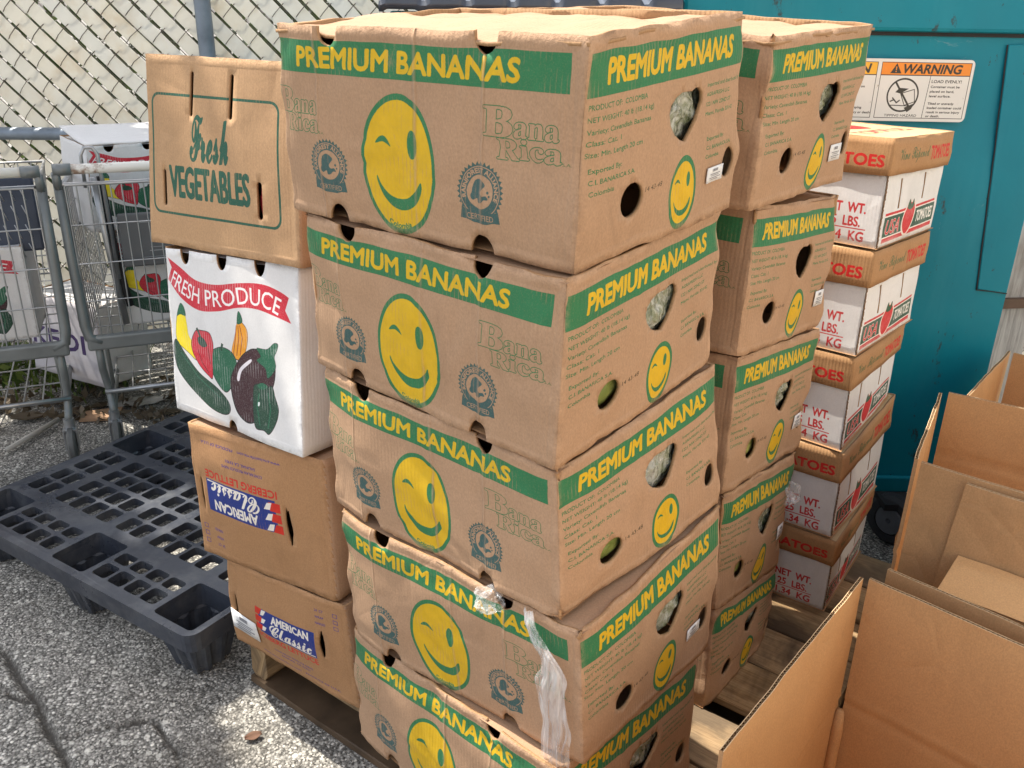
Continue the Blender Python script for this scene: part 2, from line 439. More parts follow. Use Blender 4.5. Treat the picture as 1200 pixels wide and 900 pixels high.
def art_warning():
    A = Art(.46, .145, 1400, (.05, .05, .05)); A.a[:] = 1; A.rgb[:] = (.90, .89, .87)
    K = (.06, .06, .06)
    for k, (u0, u1, col) in enumerate([(.012, .485, (.96, .70, .10)), (.505, .985, (.95, .55, .08))]):
        A.rect(u0, .05, u1, .95, K); A.rect(u0 + .003, .06, u1 - .003, .94, (.90, .89, .87)); A.rect(u0 + .003, .06, u1 - .003, .25, col); A.rect(u0, .25, u1, .262, K)
    A.text('CAUTION', (.12, .085, .45, .225), K, .05, .18)
    A.text('WARNING', (.625, .085, .935, .225), K, .05, .18)
    A.fill([np.array([(.585, .07), (.615, .23), (.555, .23)])], K); A.rect(.582, .12, .588, .18, (.95, .55, .08)); A.rect(.582, .19, .588, .21, (.95, .55, .08))
    A.line([(.775, .262), (.765, .94)], .0012, K)
    A.fill([A.ell(.642, .575, .086, .275), A.ell(.642, .575, .078, .247)], K)
    A.line([(.595, .37), (.69, .78)], .0045, K)
    A.fill([np.array([(.60, .53), (.62, .46), (.67, .47), (.63, .55)])], K); A.line([(.63, .55), (.70, .48), (.712, .68), (.66, .74), (.63, .55)], .0018, K)
    A.fill([np.array([(.66, .78), (.715, .70), (.70, .80), (.68, .85)])], K); A.line([(.575, .74), (.70, .75)], .002, K)
    A.line([(.58, .68), (.60, .65), (.615, .70), (.63, .66)], .003, K); A.line([(.59, .62), (.605, .67)], .003, K)
    A.text('TIPPING HAZARD', (.56, .885, .735, .925), K, .02)
    for t, v, w in [('LOAD EVENLY!', .37, .16), ('Container must be', .45, .155), ('placed on hard,', .525, .13), ('level surface.', .60, .115), ('Tilted or unevenly', .72, .14), ('loaded container could', .79, .185), ('result in serious injury', .86, .18), ('or death.', .925, .075)]:
        A.line_text(t, .785, v, .0055 if v > .4 else .007, K, w, .008)
    for t, v, w in [('KEEP OFF!', .37, .13), ('Do not play in, on', .46, .15), ('or around this', .54, .12), ('container.', .62, .08), ('Objects may', .70, .10), ('fall while dumping', .80, .15), ('and cause injury or death', .88, .2)]:
        A.line_text(t, .28 if v < .9 else .25, v, .0055, K, w, .008)
    return A.image('print_warning')
def art_white_crate():
    A = Art(.40, .30, 700, VIO)
    A.text('KEDI', (.06, .40, .80, .62), (.22, .12, .36), .05)
    return A.image('print_white_crate')

# ------------------------------------------------------------------ materials
class Mat:
    def __init__(s, name, rough=.8, spec=.3):
        s.m = bpy.data.materials.new(name); s.m.use_nodes = True
        s.nt = s.m.node_tree; s.b = s.nt.nodes['Principled BSDF']
        s.b.inputs['Roughness'].default_value = rough; s.b.inputs['Specular IOR Level'].default_value = spec
        s.tc = s.nt.nodes.new('ShaderNodeTexCoord')
    def n(s, t, **kw):
        nd = s.nt.nodes.new(t)
        for k, v in kw.items(): setattr(nd, k, v)
        return nd
    def L(s, a, b): s.nt.links.new(a, b)
    def val(s, sock, v):
        if hasattr(v, 'links'): s.L(v, sock)
        elif isinstance(v, (tuple, list)): sock.default_value = (*v, 1) if len(v) == 3 and sock.type == 'RGBA' else v
        else: sock.default_value = v
    def noise(s, scale, detail=3, rough=.55, vec=None, dist=0):
        nd = s.n('ShaderNodeTexNoise'); nd.inputs['Scale'].default_value = scale; nd.inputs['Detail'].default_value = detail
        nd.inputs['Roughness'].default_value = rough; nd.inputs['Distortion'].default_value = dist
        s.L(vec or s.tc.outputs['Object'], nd.inputs['Vector']); return nd.outputs['Fac']
    def mapping(s, sc=(1, 1, 1), src=None, rot=(0, 0, 0)):
        nd = s.n('ShaderNodeMapping'); nd.inputs['Scale'].default_value = sc; nd.inputs['Rotation'].default_value = rot
        s.L(src or s.tc.outputs['Object'], nd.inputs['Vector']); return nd.outputs[0]
    def ramp(s, fac, stops):
        nd = s.n('ShaderNodeValToRGB'); e = nd.color_ramp.elements
        while len(e) < len(stops): e.new(.5)
        for i, (p, c) in enumerate(stops):
            e[i].position = p; e[i].color = (*c, 1) if hasattr(c, '__len__') else (c, c, c, 1)
        s.L(fac, nd.inputs[0]); return nd.outputs[0]
    def mix(s, fac, a, b, mode='MIX'):
        nd = s.n('ShaderNodeMix', data_type='RGBA', blend_type=mode)
        s.val(nd.inputs[0], fac); s.val(nd.inputs[6], a); s.val(nd.inputs[7], b); return nd.outputs[2]
    def math(s, op, a, b=0.0, c=None):
        nd = s.n('ShaderNodeMath', operation=op); s.val(nd.inputs[0], a); s.val(nd.inputs[1], b)
        if c is not None: s.val(nd.inputs[2], c)
        return nd.outputs[0]
    def color(s, c): s.val(s.b.inputs['Base Color'], c)
    def bump(s, h, strength=.2, dist=.001):
        nd = s.n('ShaderNodeBump'); nd.inputs['Strength'].default_value = strength; nd.inputs['Distance'].default_value = dist
        s.L(h, nd.inputs['Height'])
        if s.b.inputs['Normal'].links: s.L(s.b.inputs['Normal'].links[0].from_socket, nd.inputs['Normal'])
        s.L(nd.outputs[0], s.b.inputs['Normal'])

def mat_plain(name, c, rough=.6, spec=.4, var=.12, scale=8, metal=0, bump=0, bscale=60):
    M = Mat(name, rough, spec)
    f = M.noise(scale, 4)
    M.color(M.ramp(f, [(.3, tuple(x * (1 - var) for x in c)), (.7, tuple(min(1, x * (1 + var)) for x in c))]))
    M.b.inputs['Metallic'].default_value = metal
    if bump: M.bump(M.noise(bscale, 3), bump, .002)
    return M.m

def mat_card(name, base, print_im=None, off=(0, 0), size=(1, 1), flutes=.25, wear=.34, white=False, stain=.40, folds=(), edges=None):
    """corrugated board: fibres, scuffs, flute relief; print (optional) is flat ink with rubbed spots"""
    M = Mat(name, .78, .22)
    oi = M.n('ShaderNodeObjectInfo')
    uvn = M.n('ShaderNodeUVMap'); uv = uvn.outputs[0]
    sh = M.n('ShaderNodeVectorMath', operation='MULTIPLY_ADD')
    M.L(oi.outputs['Random'], sh.inputs[1]); sh.inputs[0].default_value = (7.3, 3.1, 5.7); M.L(M.tc.outputs['Object'], sh.inputs[2])
    obj = sh.outputs[0]
    big = M.noise(4.5, 4, .6, obj); mid = M.noise(38, 4, .65, obj); fib = M.noise(420, 2, .6, M.mapping((1, 1, .7), obj))
    k = .07 if white else .13
    c1 = M.mix(big, tuple(x * (1 - k) for x in base), tuple(min(1, x * (1 + k)) for x in base))
    c2 = M.mix(M.math('MULTIPLY', M.math('SUBTRACT', mid, .42), .5), c1, tuple(x * .78 for x in base))
    fr = M.ramp(fib, [(.30, .88 if not white else .95), (.70, 1.09 if not white else 1.02)])
    c3 = M.mix(1.0, c2, fr, 'MULTIPLY')
    # scuffs and dirty smears
    sm = M.ramp(M.noise(9, 5, .7, M.mapping((1, 1, .6), obj), .8), [(.55, 0.0), (.74, 1.0)])
    c3 = M.mix(M.math('MULTIPLY', sm, stain), c3, tuple(x * (.62 if not white else .72) for x in base))
    lt = M.ramp(M.noise(16, 5, .75, M.mapping((1, 1, .4), obj), .5), [(.66, 0.0), (.80, 1.0)])
    c3 = M.mix(M.math('MULTIPLY', lt, .30), c3, tuple(min(1, x * 1.35 + .03) for x in base))
    if print_im:
        mp = M.n('ShaderNodeMapping', vector_type='POINT')
        mp.inputs['Location'].default_value = (-off[0] / size[0], -off[1] / size[1], 0); mp.inputs['Scale'].default_value = (1 / size[0], 1 / size[1], 1)
        jt = M.n('ShaderNodeVectorMath', operation='MULTIPLY_ADD'); rn = M.n('ShaderNodeVectorMath', operation='FRACTION'); r3 = M.n('ShaderNodeVectorMath', operation='MULTIPLY')
        M.L(oi.outputs['Random'], r3.inputs[0]); r3.inputs[1].default_value = (1, 7.31, 0); M.L(r3.outputs[0], rn.inputs[0])
        M.L(rn.outputs[0], jt.inputs[0]); jt.inputs[1].default_value = (.007, .006, 0); M.L(uv, jt.inputs[2]); M.L(jt.outputs[0], mp.inputs[0])
        im = M.n('ShaderNodeTexImage', image=print_im, extension='CLIP', interpolation='Cubic'); M.L(mp.outputs[0], im.inputs[0])
        rub = M.ramp(M.noise(30, 6, .8, M.mapping((1, 1, .5), obj)), [(.62, 1.0), (.82, 1 - wear * 2.2)])
        ink = M.ramp(M.noise(520, 2, .5, obj), [(.25, .84), (.5, .97)])
        a = M.math('MULTIPLY', im.outputs['Alpha'], M.math('MULTIPLY', rub, ink))
        sx0 = M.n('ShaderNodeSeparateXYZ'); M.L(uv, sx0.inputs[0])
        fl = M.ramp(M.math('SINE', M.math('MULTIPLY', sx0.outputs[0], 2 * pi / .0072)), [(.55, 1.0), (1.0, .62)])
        flm = M.ramp(M.noise(11, 4, .7, M.mapping((1, 1, 1.6), obj)), [(.50, 0.0), (.62, 1.0)])
        a = M.math('MULTIPLY', a, M.math('ADD', M.math('MULTIPLY', fl, flm), M.math('SUBTRACT', 1.0, flm)))
        dirt = M.mix(1.0, im.outputs['Color'], M.ramp(mid, [(.2, .86), (.8, 1.08)]), 'MULTIPLY')
        c3 = M.mix(a, c3, dirt)
        M.val(M.b.inputs['Roughness'], M.math('MULTIPLY_ADD', a, -.18, .80))
    if edges:             # rubbed, frayed box edges; the paler rub also paints in sunlit edges
        sxe = M.n('ShaderNodeSeparateXYZ'); M.L(uv, sxe.inputs[0]); dm = None
        for q in edges[0]:
            d = M.math('ABSOLUTE', M.math('SUBTRACT', sxe.outputs[0], q)); dm = d if dm is None else M.math('MINIMUM', dm, d)
        dv = M.math('MINIMUM', M.math('ABSOLUTE', sxe.outputs[1]), M.math('ABSOLUTE', M.math('SUBTRACT', sxe.outputs[1], edges[1]))); dm = M.math('MINIMUM', dm, dv)
        ew = M.math('SUBTRACT', 1.0, M.math('MINIMUM', M.math('DIVIDE', dm, .016), 1.0))
        en = M.noise(34, 5, .75, obj)
        ef = M.math('MULTIPLY', ew, M.ramp(en, [(.42, 0.0), (.62, 1.0)]))
        c3 = M.mix(M.math('MULTIPLY', ef, .6), c3, tuple(min(1, x * 1.35 + .03) for x in base))
        eg = M.math('MULTIPLY', M.math('POWER', ew, 2.0), M.ramp(M.noise(23, 5, .7, obj), [(.50, 0.0), (.66, 1.0)]))
        c3 = M.mix(M.math('MULTIPLY', eg, .55), c3, tuple(x * .5 for x in base))
        M.bump(M.math('MULTIPLY', ew, en), .9, .006)
    for fu in folds:      # pressed fold lines: rubbed board and a ridge
        sxx = M.n('ShaderNodeSeparateXYZ'); M.L(uv, sxx.inputs[0])
        d = M.math('ABSOLUTE', M.math('SUBTRACT', M.math('ADD', sxx.outputs[0], M.math('MULTIPLY', M.noise(6, 3, .6, obj), .006)), fu + .003))
        ln = M.math('SUBTRACT', 1.0, M.math('MINIMUM', M.math('DIVIDE', d, .0038), 1.0))
        br = M.ramp(M.noise(13, 4, .7, obj), [(.40, 0.0), (.62, 1.0)])
        ln = M.math('MULTIPLY', ln, M.math('MULTIPLY_ADD', br, .75, .25))
        M.bump(ln, .9, .004)
        c3 = M.mix(M.math('MULTIPLY', ln, .45), c3, tuple(min(1, x * 1.45 + .04) for x in base))
    M.color(c3)
    sx = M.n('ShaderNodeSeparateXYZ'); M.L(uv, sx.inputs[0])
    wv = M.math('SINE', M.math('MULTIPLY', M.math('ADD', sx.outputs[0], M.math('MULTIPLY', big, .004)), 2 * pi / .0072))
    amp = M.ramp(M.noise(7, 3, .5, obj), [(.35, .25), (.7, 1.0)])
    M.bump(M.math('MULTIPLY', wv, amp), flutes, .0006)
    M.bump(M.noise(90, 4, .6, obj), .22, .0012)
    M.bump(M.noise(14, 3, .6, obj), .25, .004)
    cv = M.n('ShaderNodeTexVoronoi', feature='DISTANCE_TO_EDGE'); cv.inputs['Scale'].default_value = 11
    M.L(M.mapping((1, 1, .8), obj), cv.inputs['Vector'])
    cr = M.math('MULTIPLY', M.math('MINIMUM', cv.outputs['Distance'], .10), M.ramp(M.noise(5, 3, .6, obj), [(.50, 0.0), (.66, 1.0)])); M.bump(cr, .45, .02)
    return M.m

KRAFT = (.438, .276, .170)
KRAFT2 = (.40, .218, .105)
WHITE = (.74, .73, .72)
m_kraft = mat_card('kraft board', KRAFT, None)
m_kraft_in = mat_card('kraft board inside', (.44, .245, .12), None)
m_edge = mat_card('cut board edge', (.40, .24, .125), None, flutes=.6)
m_white = mat_card('white board', WHITE, None, white=True)
m_brown = mat_card('smooth brown board', KRAFT2, None, flutes=.18)
im_bf, im_bs = art_banana_front(), art_banana_side()
HA = .255
m_bf = mat_card('banana front print', KRAFT, im_bf, (0, 0), (.51, HA), folds=(.088, .262, .371), edges=((0, .51, .897), HA))
m_bs = mat_card('banana side print', KRAFT, im_bs, (.51, 0), (.387, HA), edges=((0, .51, .897), HA))

# ------------------------------------------------------------------ cartons
def ellipse_hole(u, v, ru, rv, n=20, wob=0.0, seed=0):
    return [(u + ru * cos(2 * pi * k / n) * (1 + wob * nz(k * .9, seed, 3.1)), v + rv * sin(2 * pi * k / n) * (1 + wob * nz(k * .8, seed, 9.1))) for k in range(n)]
_cdt = {}
def strip_mesh(key, per, H, holes, g, cols=()):
    if key in _cdt: return _cdt[key]
    nx, ny = max(2, int(round(per / g))), max(2, int(round(H / g)))
    pts, edges = [], []
    border = []
    base_x = [per * i / nx for i in range(nx) if all(abs(per * i / nx - c) > .0045 for c in cols)]
    XS = sorted(base_x + list(cols)) if 0.0 in base_x or not cols else sorted([0.0] + [b for b in base_x] + list(cols))
    for x in XS: border.append((x, 0))
    for j in range(ny): border.append((per, H * j / ny))
    for x in [per] + XS[:0:-1]: border.append((x, H))
    for j in range(ny): border.append((0, H * (1 - j / ny)))
    n0 = len(border); pts += border; edges += [(i, (i + 1) % n0) for i in range(n0)]
    HP = [np.array(h) for h in holes]
    for h in HP:
        b = len(pts); pts += [tuple(p) for p in h]; n = len(h); edges += [(b + i, b + (i + 1) % n) for i in range(n)]
    def inside(h, p):
        x, y = p; r = False; n = len(h)
        for i in range(n):
            x1, y1 = h[i]; x2, y2 = h[(i + 1) % n]
            if (y1 > y) != (y2 > y) and x < (x2 - x1) * (y - y1) / (y2 - y1) + x1: r = not r
        return r
    for xx in XS[1:]:
        for j in range(1, ny):
            p = (xx, H * j / ny); ok = True
            for h in HP:
                lo, hi = h.min(0) - .003, h.max(0) + .003
                if lo[0] < p[0] < hi[0] and lo[1] < p[1] < hi[1]:
                    if inside(h, p) or np.min(np.hypot(*(h - p).T)) < .003: ok = False; break
            if ok: pts.append(p)
    r = delaunay_2d_cdt([Vector(p) for p in pts], edges, [], 0, 1e-6)
    V = np.array([v[:] for v in r[0]]); F = []
    for f in r[2]:
        c = V[list(f)].mean(0)
        if not (0 < c[0] < per and 0 < c[1] < H): continue
        if any((h.min(0) < c).all() and (c < h.max(0)).all() and inside(h, c) for h in HP): continue
        a, b_, c_ = V[f[0]], V[f[1]], V[f[2]]
        if abs((b_[0] - a[0]) * (c_[1] - a[1]) - (b_[1] - a[1]) * (c_[0] - a[0])) < 1e-9: continue
        F.append(f if (b_[0] - a[0]) * (c_[1] - a[1]) - (b_[1] - a[1]) * (c_[0] - a[0]) > 0 else f[::-1])
    _cdt[key] = (V, F); return _cdt[key]

class Carton:
    """a box whose eight corners sit where the leaning, crushed carton's corners sit"""
    def __init__(s, C, L, W, H, r=.008, disp=None, seed=0, inset=0.0, t0=0.0, t1=1.0):
        s.C = {k: np.array(v) for k, v in zip('nfsbNFSB', C)}; s.L, s.W, s.H, s.r, s.disp, s.seed = L, W, H, r, disp, seed
        s.inset, s.t0, s.t1 = inset, t0, t1; s.per = 2 * L + 2 * W
    def tri(s, x, y, t):
        a = x / s.L; c = y / s.W; t = s.t0 + (s.t1 - s.t0) * t; C = s.C
        lo = (1 - a) * (1 - c) * C['n'] + a * (1 - c) * C['f'] + (1 - a) * c * C['s'] + a * c * C['b']
        hi = (1 - a) * (1 - c) * C['N'] + a * (1 - c) * C['F'] + (1 - a) * c * C['S'] + a * c * C['B']
        return lo + (hi - lo) * t
    def at(s, sp, z, off=0.0):
        """point on the wall: sp along the wall from the far left front edge, z height in metres"""
        L, W, r = s.L, s.W, s.r; sp = sp % s.per
        if sp <= L: q = np.array([L - sp, 0.0]); nr = np.array([0, -1.0])
        elif sp <= L + W: q = np.array([0.0, sp - L]); nr = np.array([-1.0, 0])
        elif sp <= 2 * L + W: q = np.array([sp - L - W, W]); nr = np.array([0, 1.0])
        else: q = np.array([L, s.per - sp]); nr = np.array([1.0, 0])
        qi = np.array([min(max(q[0], r), L - r), min(max(q[1], r), W - r)])
        d = q - qi; dl = np.hypot(*d); nn = d / dl if dl > 1e-6 else nr
        q = qi + nn * r
        e = (s.disp(sp, z / s.H) if s.disp else 0.0) + off - s.inset
        q = q + nn * e
        return s.tri(q[0], q[1], z / s.H)
    def front(s, u, v, off=0.0): return s.at(u * s.L, (1 - v) * s.H, off)
    def side(s, u, v, off=0.0): return s.at(s.L + u * s.W, (1 - v) * s.H, off)
    def walls(s, name, key, holes, g, mats, parent, thick=.005, wave=.003):
        cols = [c + d for c in (s.L, s.L + s.W) for d in (-.9 * s.r, -.35 * s.r, .35 * s.r, .9 * s.r)] + [.35 * s.r, .9 * s.r]
        V2, F = strip_mesh(key, s.per, s.H, holes, g, cols)
        P = []
        for sp, z in V2:
            p = s.at(sp, z)
            t = z / s.H; e = max(0, (t - .8) / .2) + max(0, (.2 - t) / .2)
            p = p + np.array([0, 0, wave * e * (nz(sp * 7, s.seed * 3.7, t * 2) + .5 * nz(sp * 24, s.seed, 1))])
            P.append(p)
        cs = np.array([V2[list(f)].mean(0)[0] for f in F])
        mi = np.where(cs < s.L, 0, np.where(cs < s.L + s.W, 1, 2))
        o = mesh_obj(name, P, F, list(mats) + [m_kraft_in if mats[2] is not m_white else m_kraft_in, m_edge], parent, mi, V2, True)
        nm = len(mats)
        md = o.modifiers.new('board', 'SOLIDIFY'); md.thickness = thick; md.offset = -1
        md.material_offset_rim = nm + 1; md.use_rim = True
        md.material_offset = nm
        return o
    def lidplate(s, name, t, mat, parent, drop=.0, n=14, amp=.002, uvscale=True, ins=.004):
        V, F, U = [], [], []
        for j in range(n + 1):
            for i in range(n + 1):
                x = ins + (s.L - 2 * ins) * i / n; y = ins + (s.W - 2 * ins) * j / n
                p = s.tri(x, y, t); V.append(p + np.array([0, 0, -drop + amp * nz(x * 9, y * 9, s.seed)])); U.append((y, x))
        for j in range(n):
            for i in range(n):
                a = j * (n + 1) + i; F.append((a, a + n + 1, a + n + 2, a + 1))
        return mesh_obj(name, V, F, mat, parent, None, U, True)

def base_of(C): return tuple(np.mean([C[0], C[1], C[2], C[3]], axis=0))

BOX = {
 'A1':[[0.07,1.001,1.152],[-0.333,1.323,1.158],[0.312,1.269,1.182],[-0.09,1.587,1.185],[0.073,0.962,1.413],[-0.33,1.278,1.413],[0.3,1.259,1.44],[-0.096,1.574,1.438]],
 'A2':[[0.057,1.0,0.893],[-0.319,1.348,0.901],[0.305,1.285,0.939],[-0.077,1.644,0.936],[0.062,0.982,1.148],[-0.318,1.308,1.154],[0.303,1.296,1.175],[-0.082,1.625,1.181]],
 'A3':[[0.073,0.996,0.66],[-0.301,1.335,0.647],[0.347,1.27,0.698],[-0.035,1.62,0.681],[0.06,1.001,0.889],[-0.309,1.339,0.897],[0.321,1.286,0.935],[-0.054,1.603,0.932]],
 'A4':[[0.116,0.985,0.411],[-0.277,1.308,0.388],[0.354,1.265,0.412],[-0.033,1.595,0.401],[0.099,0.972,0.656],[-0.293,1.31,0.643],[0.352,1.267,0.694],[-0.044,1.59,0.677]],
 'A5':[[0.077,0.975,0.13],[-0.289,1.33,0.13],[0.339,1.245,0.13],[-0.027,1.6,0.13],[0.077,0.975,0.407],[-0.288,1.328,0.384],[0.339,1.245,0.408],[-0.027,1.6,0.397]],
 'B1':[[0.361,1.371,1.154],[-0.038,1.673,1.167],[0.608,1.683,1.154],[0.204,1.961,1.166],[0.36,1.33,1.407],[-0.029,1.659,1.438],[0.607,1.621,1.424],[0.213,1.947,1.448]],
 'B2':[[0.385,1.422,0.893],[-0.007,1.746,0.882],[0.626,1.708,0.856],[0.233,2.035,0.848],[0.388,1.413,1.15],[0.001,1.763,1.153],[0.615,1.681,1.124],[0.241,2.053,1.136]],
 'B3':[[0.39,1.424,0.621],[-0.016,1.722,0.606],[0.627,1.73,0.572],[0.22,2.015,0.559],[0.39,1.425,0.888],[-0.006,1.744,0.874],[0.628,1.716,0.847],[0.23,2.037,0.844]],
 'B4':[[0.407,1.439,0.355],[-0.015,1.717,0.331],[0.621,1.725,0.265],[0.213,2.017,0.278],[0.396,1.423,0.617],[-0.001,1.754,0.602],[0.619,1.709,0.568],[0.226,2.053,0.555]],
 'B5':[[0.401,1.405,0.13],[-0.006,1.741,0.13],[0.588,1.636,0.13],[0.218,2.044,0.13],[0.41,1.438,0.351],[0.005,1.76,0.327],[0.622,1.723,0.261],[0.229,2.062,0.274]],
 'V':[[-0.365,1.472,1.023],[-0.715,1.709,1.005],[-0.217,1.75,0.994],[-0.547,1.952,0.99],[-0.356,1.516,1.351],[-0.681,1.718,1.352],[-0.197,1.772,1.327],[-0.528,1.974,1.328]],
 'P':[[-0.372,1.41,0.689],[-0.686,1.652,0.674],[-0.198,1.677,0.671],[-0.513,1.911,0.655],[-0.374,1.491,1.019],[-0.677,1.68,1.001],[-0.191,1.706,0.99],[-0.506,1.939,0.98]],
 'L1':[[-0.324,1.389,0.394],[-0.646,1.583,0.378],[-0.149,1.647,0.399],[-0.462,1.838,0.392],[-0.335,1.408,0.685],[-0.647,1.592,0.67],[-0.156,1.664,0.667],[-0.468,1.855,0.651]],
 'L2':[[-0.292,1.39,0.13],[-0.61,1.605,0.13],[-0.121,1.69,0.13],[-0.428,1.892,0.13],[-0.307,1.372,0.39],[-0.594,1.561,0.374],[-0.127,1.671,0.395],[-0.433,1.871,0.388]],
 'T1':[[0.726,1.745,1.003],[0.441,2.038,0.998],[0.955,1.998,0.995],[0.668,2.281,0.993],[0.734,1.771,1.219],[0.442,2.043,1.213],[0.962,2.012,1.207],[0.669,2.286,1.205]],
 'T2':[[0.716,1.727,0.78],[0.418,1.994,0.775],[0.946,1.99,0.779],[0.639,2.243,0.778],[0.726,1.752,0.999],[0.418,1.997,0.994],[0.941,1.989,0.991],[0.639,2.246,0.989]],
 'T3':[[0.716,1.713,0.563],[0.412,1.989,0.565],[0.918,1.971,0.591],[0.621,2.249,0.579],[0.717,1.735,0.774],[0.406,1.984,0.771],[0.921,1.978,0.775],[0.615,2.244,0.774]],
 'T4':[[0.731,1.716,0.344],[0.411,1.95,0.344],[0.931,1.968,0.344],[0.616,2.212,0.355],[0.724,1.717,0.559],[0.401,1.943,0.56],[0.938,1.992,0.587],[0.606,2.205,0.575]],
 'T5':[[0.751,1.731,0.13],[0.422,1.959,0.13],[0.938,2.0,0.13],[0.613,2.232,0.13],[0.741,1.712,0.34],[0.419,1.956,0.34],[0.932,1.989,0.34],[0.61,2.229,0.351]],
}
m_bag = Mat('crumpled produce bag', .16, .7)
_f = m_bag.noise(42, 5, .7); _v = m_bag.n('ShaderNodeTexVoronoi', feature='DISTANCE_TO_EDGE'); _v.inputs['Scale'].default_value = 55
m_bag.L(m_bag.mapping((1, 1, .45), None, (.4, .3, .6)), _v.inputs['Vector'])
m_bag.color(m_bag.mix(m_bag.ramp(m_bag.noise(70, 4, .7), [(.45, 0.0), (.70, .7)]), m_bag.ramp(m_bag.noise(20, 4, .6), [(.36, (.10, .13, .05)), (.50, (.30, .32, .22)), (.64, (.44, .45, .41))]), (.72, .72, .70)))
m_bag.bump(m_bag.math('MINIMUM', _v.outputs['Distance'], .25), 1.0, .012); m_bag.bump(_f, .8, .008); m_bag = m_bag.m
m_fruit = Mat('green bananas', .4, .4); m_fruit.color(m_fruit.ramp(m_fruit.noise(14, 3), [(.35, (.16, .21, .05)), (.65, (.42, .43, .14))])); m_fruit = m_fruit.m
m_stick = mat_plain('white sticker paper', (.80, .80, .80), .5, .4, .03)
m_inkdk = mat_plain('sticker ink', (.25, .25, .27), .6, .2)
m_tape = Mat('clear packing tape', .25, .5)

LA, WA = .51, .387
def banana_holes():
    H = []
    nt = lambda u, top, w=.0175, h=.024: [(u * LA + w * cos(a), (HA - h * sin(a)) if top else h * sin(a)) for a in np.linspace(0, pi, 13)]
    for u in (.222, .728): H += [nt(u, True), nt(u, False)]
    S = lambda L: [(LA + u * WA, (1 - v) * HA) for u, v in L]
    H.append(S([(.505, .330), (.478, .36), (.470, .40), (.480, .45), (.508, .50), (.545, .532), (.585, .550), (.620, .51), (.650, .46), (.685, .375), (.680, .335), (.655, .308), (.625, .306), (.60, .318), (.575, .314), (.54, .312)]))
    H.append(S(ellipse_hole(.268, .738, .062, .082, 18)))
    H.append(S(ellipse_hole(.908, .730, .041, .080, 16)))
    return H
BH = banana_holes()
def banana_disp(seed, crush=1.0, fold=.008):
    def d(sp, t):
        e = 0.0
        if sp < LA:
            u = sp / LA
            e += fold * max(0, 1 - abs(u - .172) / (.172 if u < .172 else .30))
            e += .0022 * math.exp(-((u - .728) / .010) ** 2) + .0016 * math.exp(-((u - .50) / .008) ** 2) - .0018 * math.exp(-((u - .715) / .012) ** 2)
            e += .004 * sin(pi * u) * sin(pi * t)
        elif sp < LA + WA:
            u = (sp - LA) / WA; e += .006 * sin(pi * u) * sin(pi * t) + .0018 * math.exp(-((u - .42 - .04 * nz(t * 3, seed)) / .012) ** 2) * (t > .55)
        e += .0045 * nz(sp * 4.5, t * 2.2, seed * 5.1) + .0022 * nz(sp * 14, t * 5, seed * 2.3) * crush
        k = max(0, (t - .80) / .20); k2 = max(0, (.14 - t) / .14)
        e += crush * (.0045 * k * nz(sp * 17, t * 9, seed) - .002 * k * k + .005 * k2 * (nz(sp * 6, 1.7, seed) + .1))
        e += crush * .0028 * (k + k2) * (abs(nz(sp * 26, t * 11, seed + 9)) - .25)
        # dented vertical edges
        for c0 in (0, LA, LA + WA):
            q = abs(sp - c0)
            if q < .035: e += crush * .006 * (1 - q / .035) * (nz(t * 5, c0 * 9, seed) - .25)
        # stray dents and creases
        for k3 in range(6):
            a = nz(seed * 3.3, k3 * 7.7, 1.1) * 2.4; cx = LA * (.6 + .9 * nz(seed, k3 * 3.1, 4.4)); cy = .45 + .8 * nz(k3 * 2.2, seed, 7.7)
            dx, dy = (sp - cx), (t - cy) * HA; l = dx * cos(a) + dy * sin(a); w = -dx * sin(a) + dy * cos(a)
            if abs(l) < .06: e -= .0022 * crush * math.exp(-(w / .006) ** 2) * (1 - (l / .06) ** 2)
        return e
    return d

def blob_patch(name, fn, u, v, ru, rv, depth, mat, parent, seed, wrinkle=.010):
    V, F = [], []; nr, na = 7, 22
    V.append(fn(u, v, depth))
    for i in range(1, nr + 1):
        for k in range(na):
            a = 2 * pi * k / na; q = i / nr
            e = depth - .016 * q ** 3 + wrinkle * (1 - .4 * q) * nz(cos(a) * q * 3.5 + seed, sin(a) * q * 3.5, seed * 2.2) + wrinkle * .5 * abs(nz(cos(a) * q * 9, sin(a) * q * 9, seed))
            V.append(fn(u + ru * q * cos(a), v + rv * q * sin(a), e))
    for k in range(na): F.append((0, 1 + (k + 1) % na, 1 + k))
    for i in range(nr - 1):
        for k in range(na):
            a, b = 1 + i * na + k, 1 + i * na + (k + 1) % na; F.append((a, b, b + na, a + na))
    F = [f[::-1] for f in F]
    return mesh_obj(name, V, F, mat, parent, None, None, True)
def sticker(fn, u0, v0, u1, v1, parent):
    V, F = [], []; n = 3
    for j in range(n + 1):
        for i in range(n + 1): V.append(fn(u0 + (u1 - u0) * i / n, v0 + (v1 - v0) * j / n, .0022))
    for j in range(n):
        for i in range(n): a = j * (n + 1) + i; F.append((a, a + n + 1, a + n + 2, a + 1))
    o = mesh_obj('sticker', V, F, m_stick, parent, None, None, True)
    md = o.modifiers.new('paper', 'SOLIDIFY'); md.thickness = .0008; md.offset = 1
    V, F = [], []
    for (a, b, c, d) in [(.35, .14, .65, .32), (.18, .45, .82, .50), (.25, .56, .75, .60), (.15, .68, .85, .73), (.2, .8, .7, .84)]:
        k = len(V)
        for (x, y) in ((a, b), (c, b), (c, d), (a, d)): V.append(fn(u0 + (u1 - u0) * x, v0 + (v1 - v0) * y, .0040))
        F.append((k, k + 3, k + 2, k + 1))
    mesh_obj('sticker_print', V, F, m_inkdk, o)

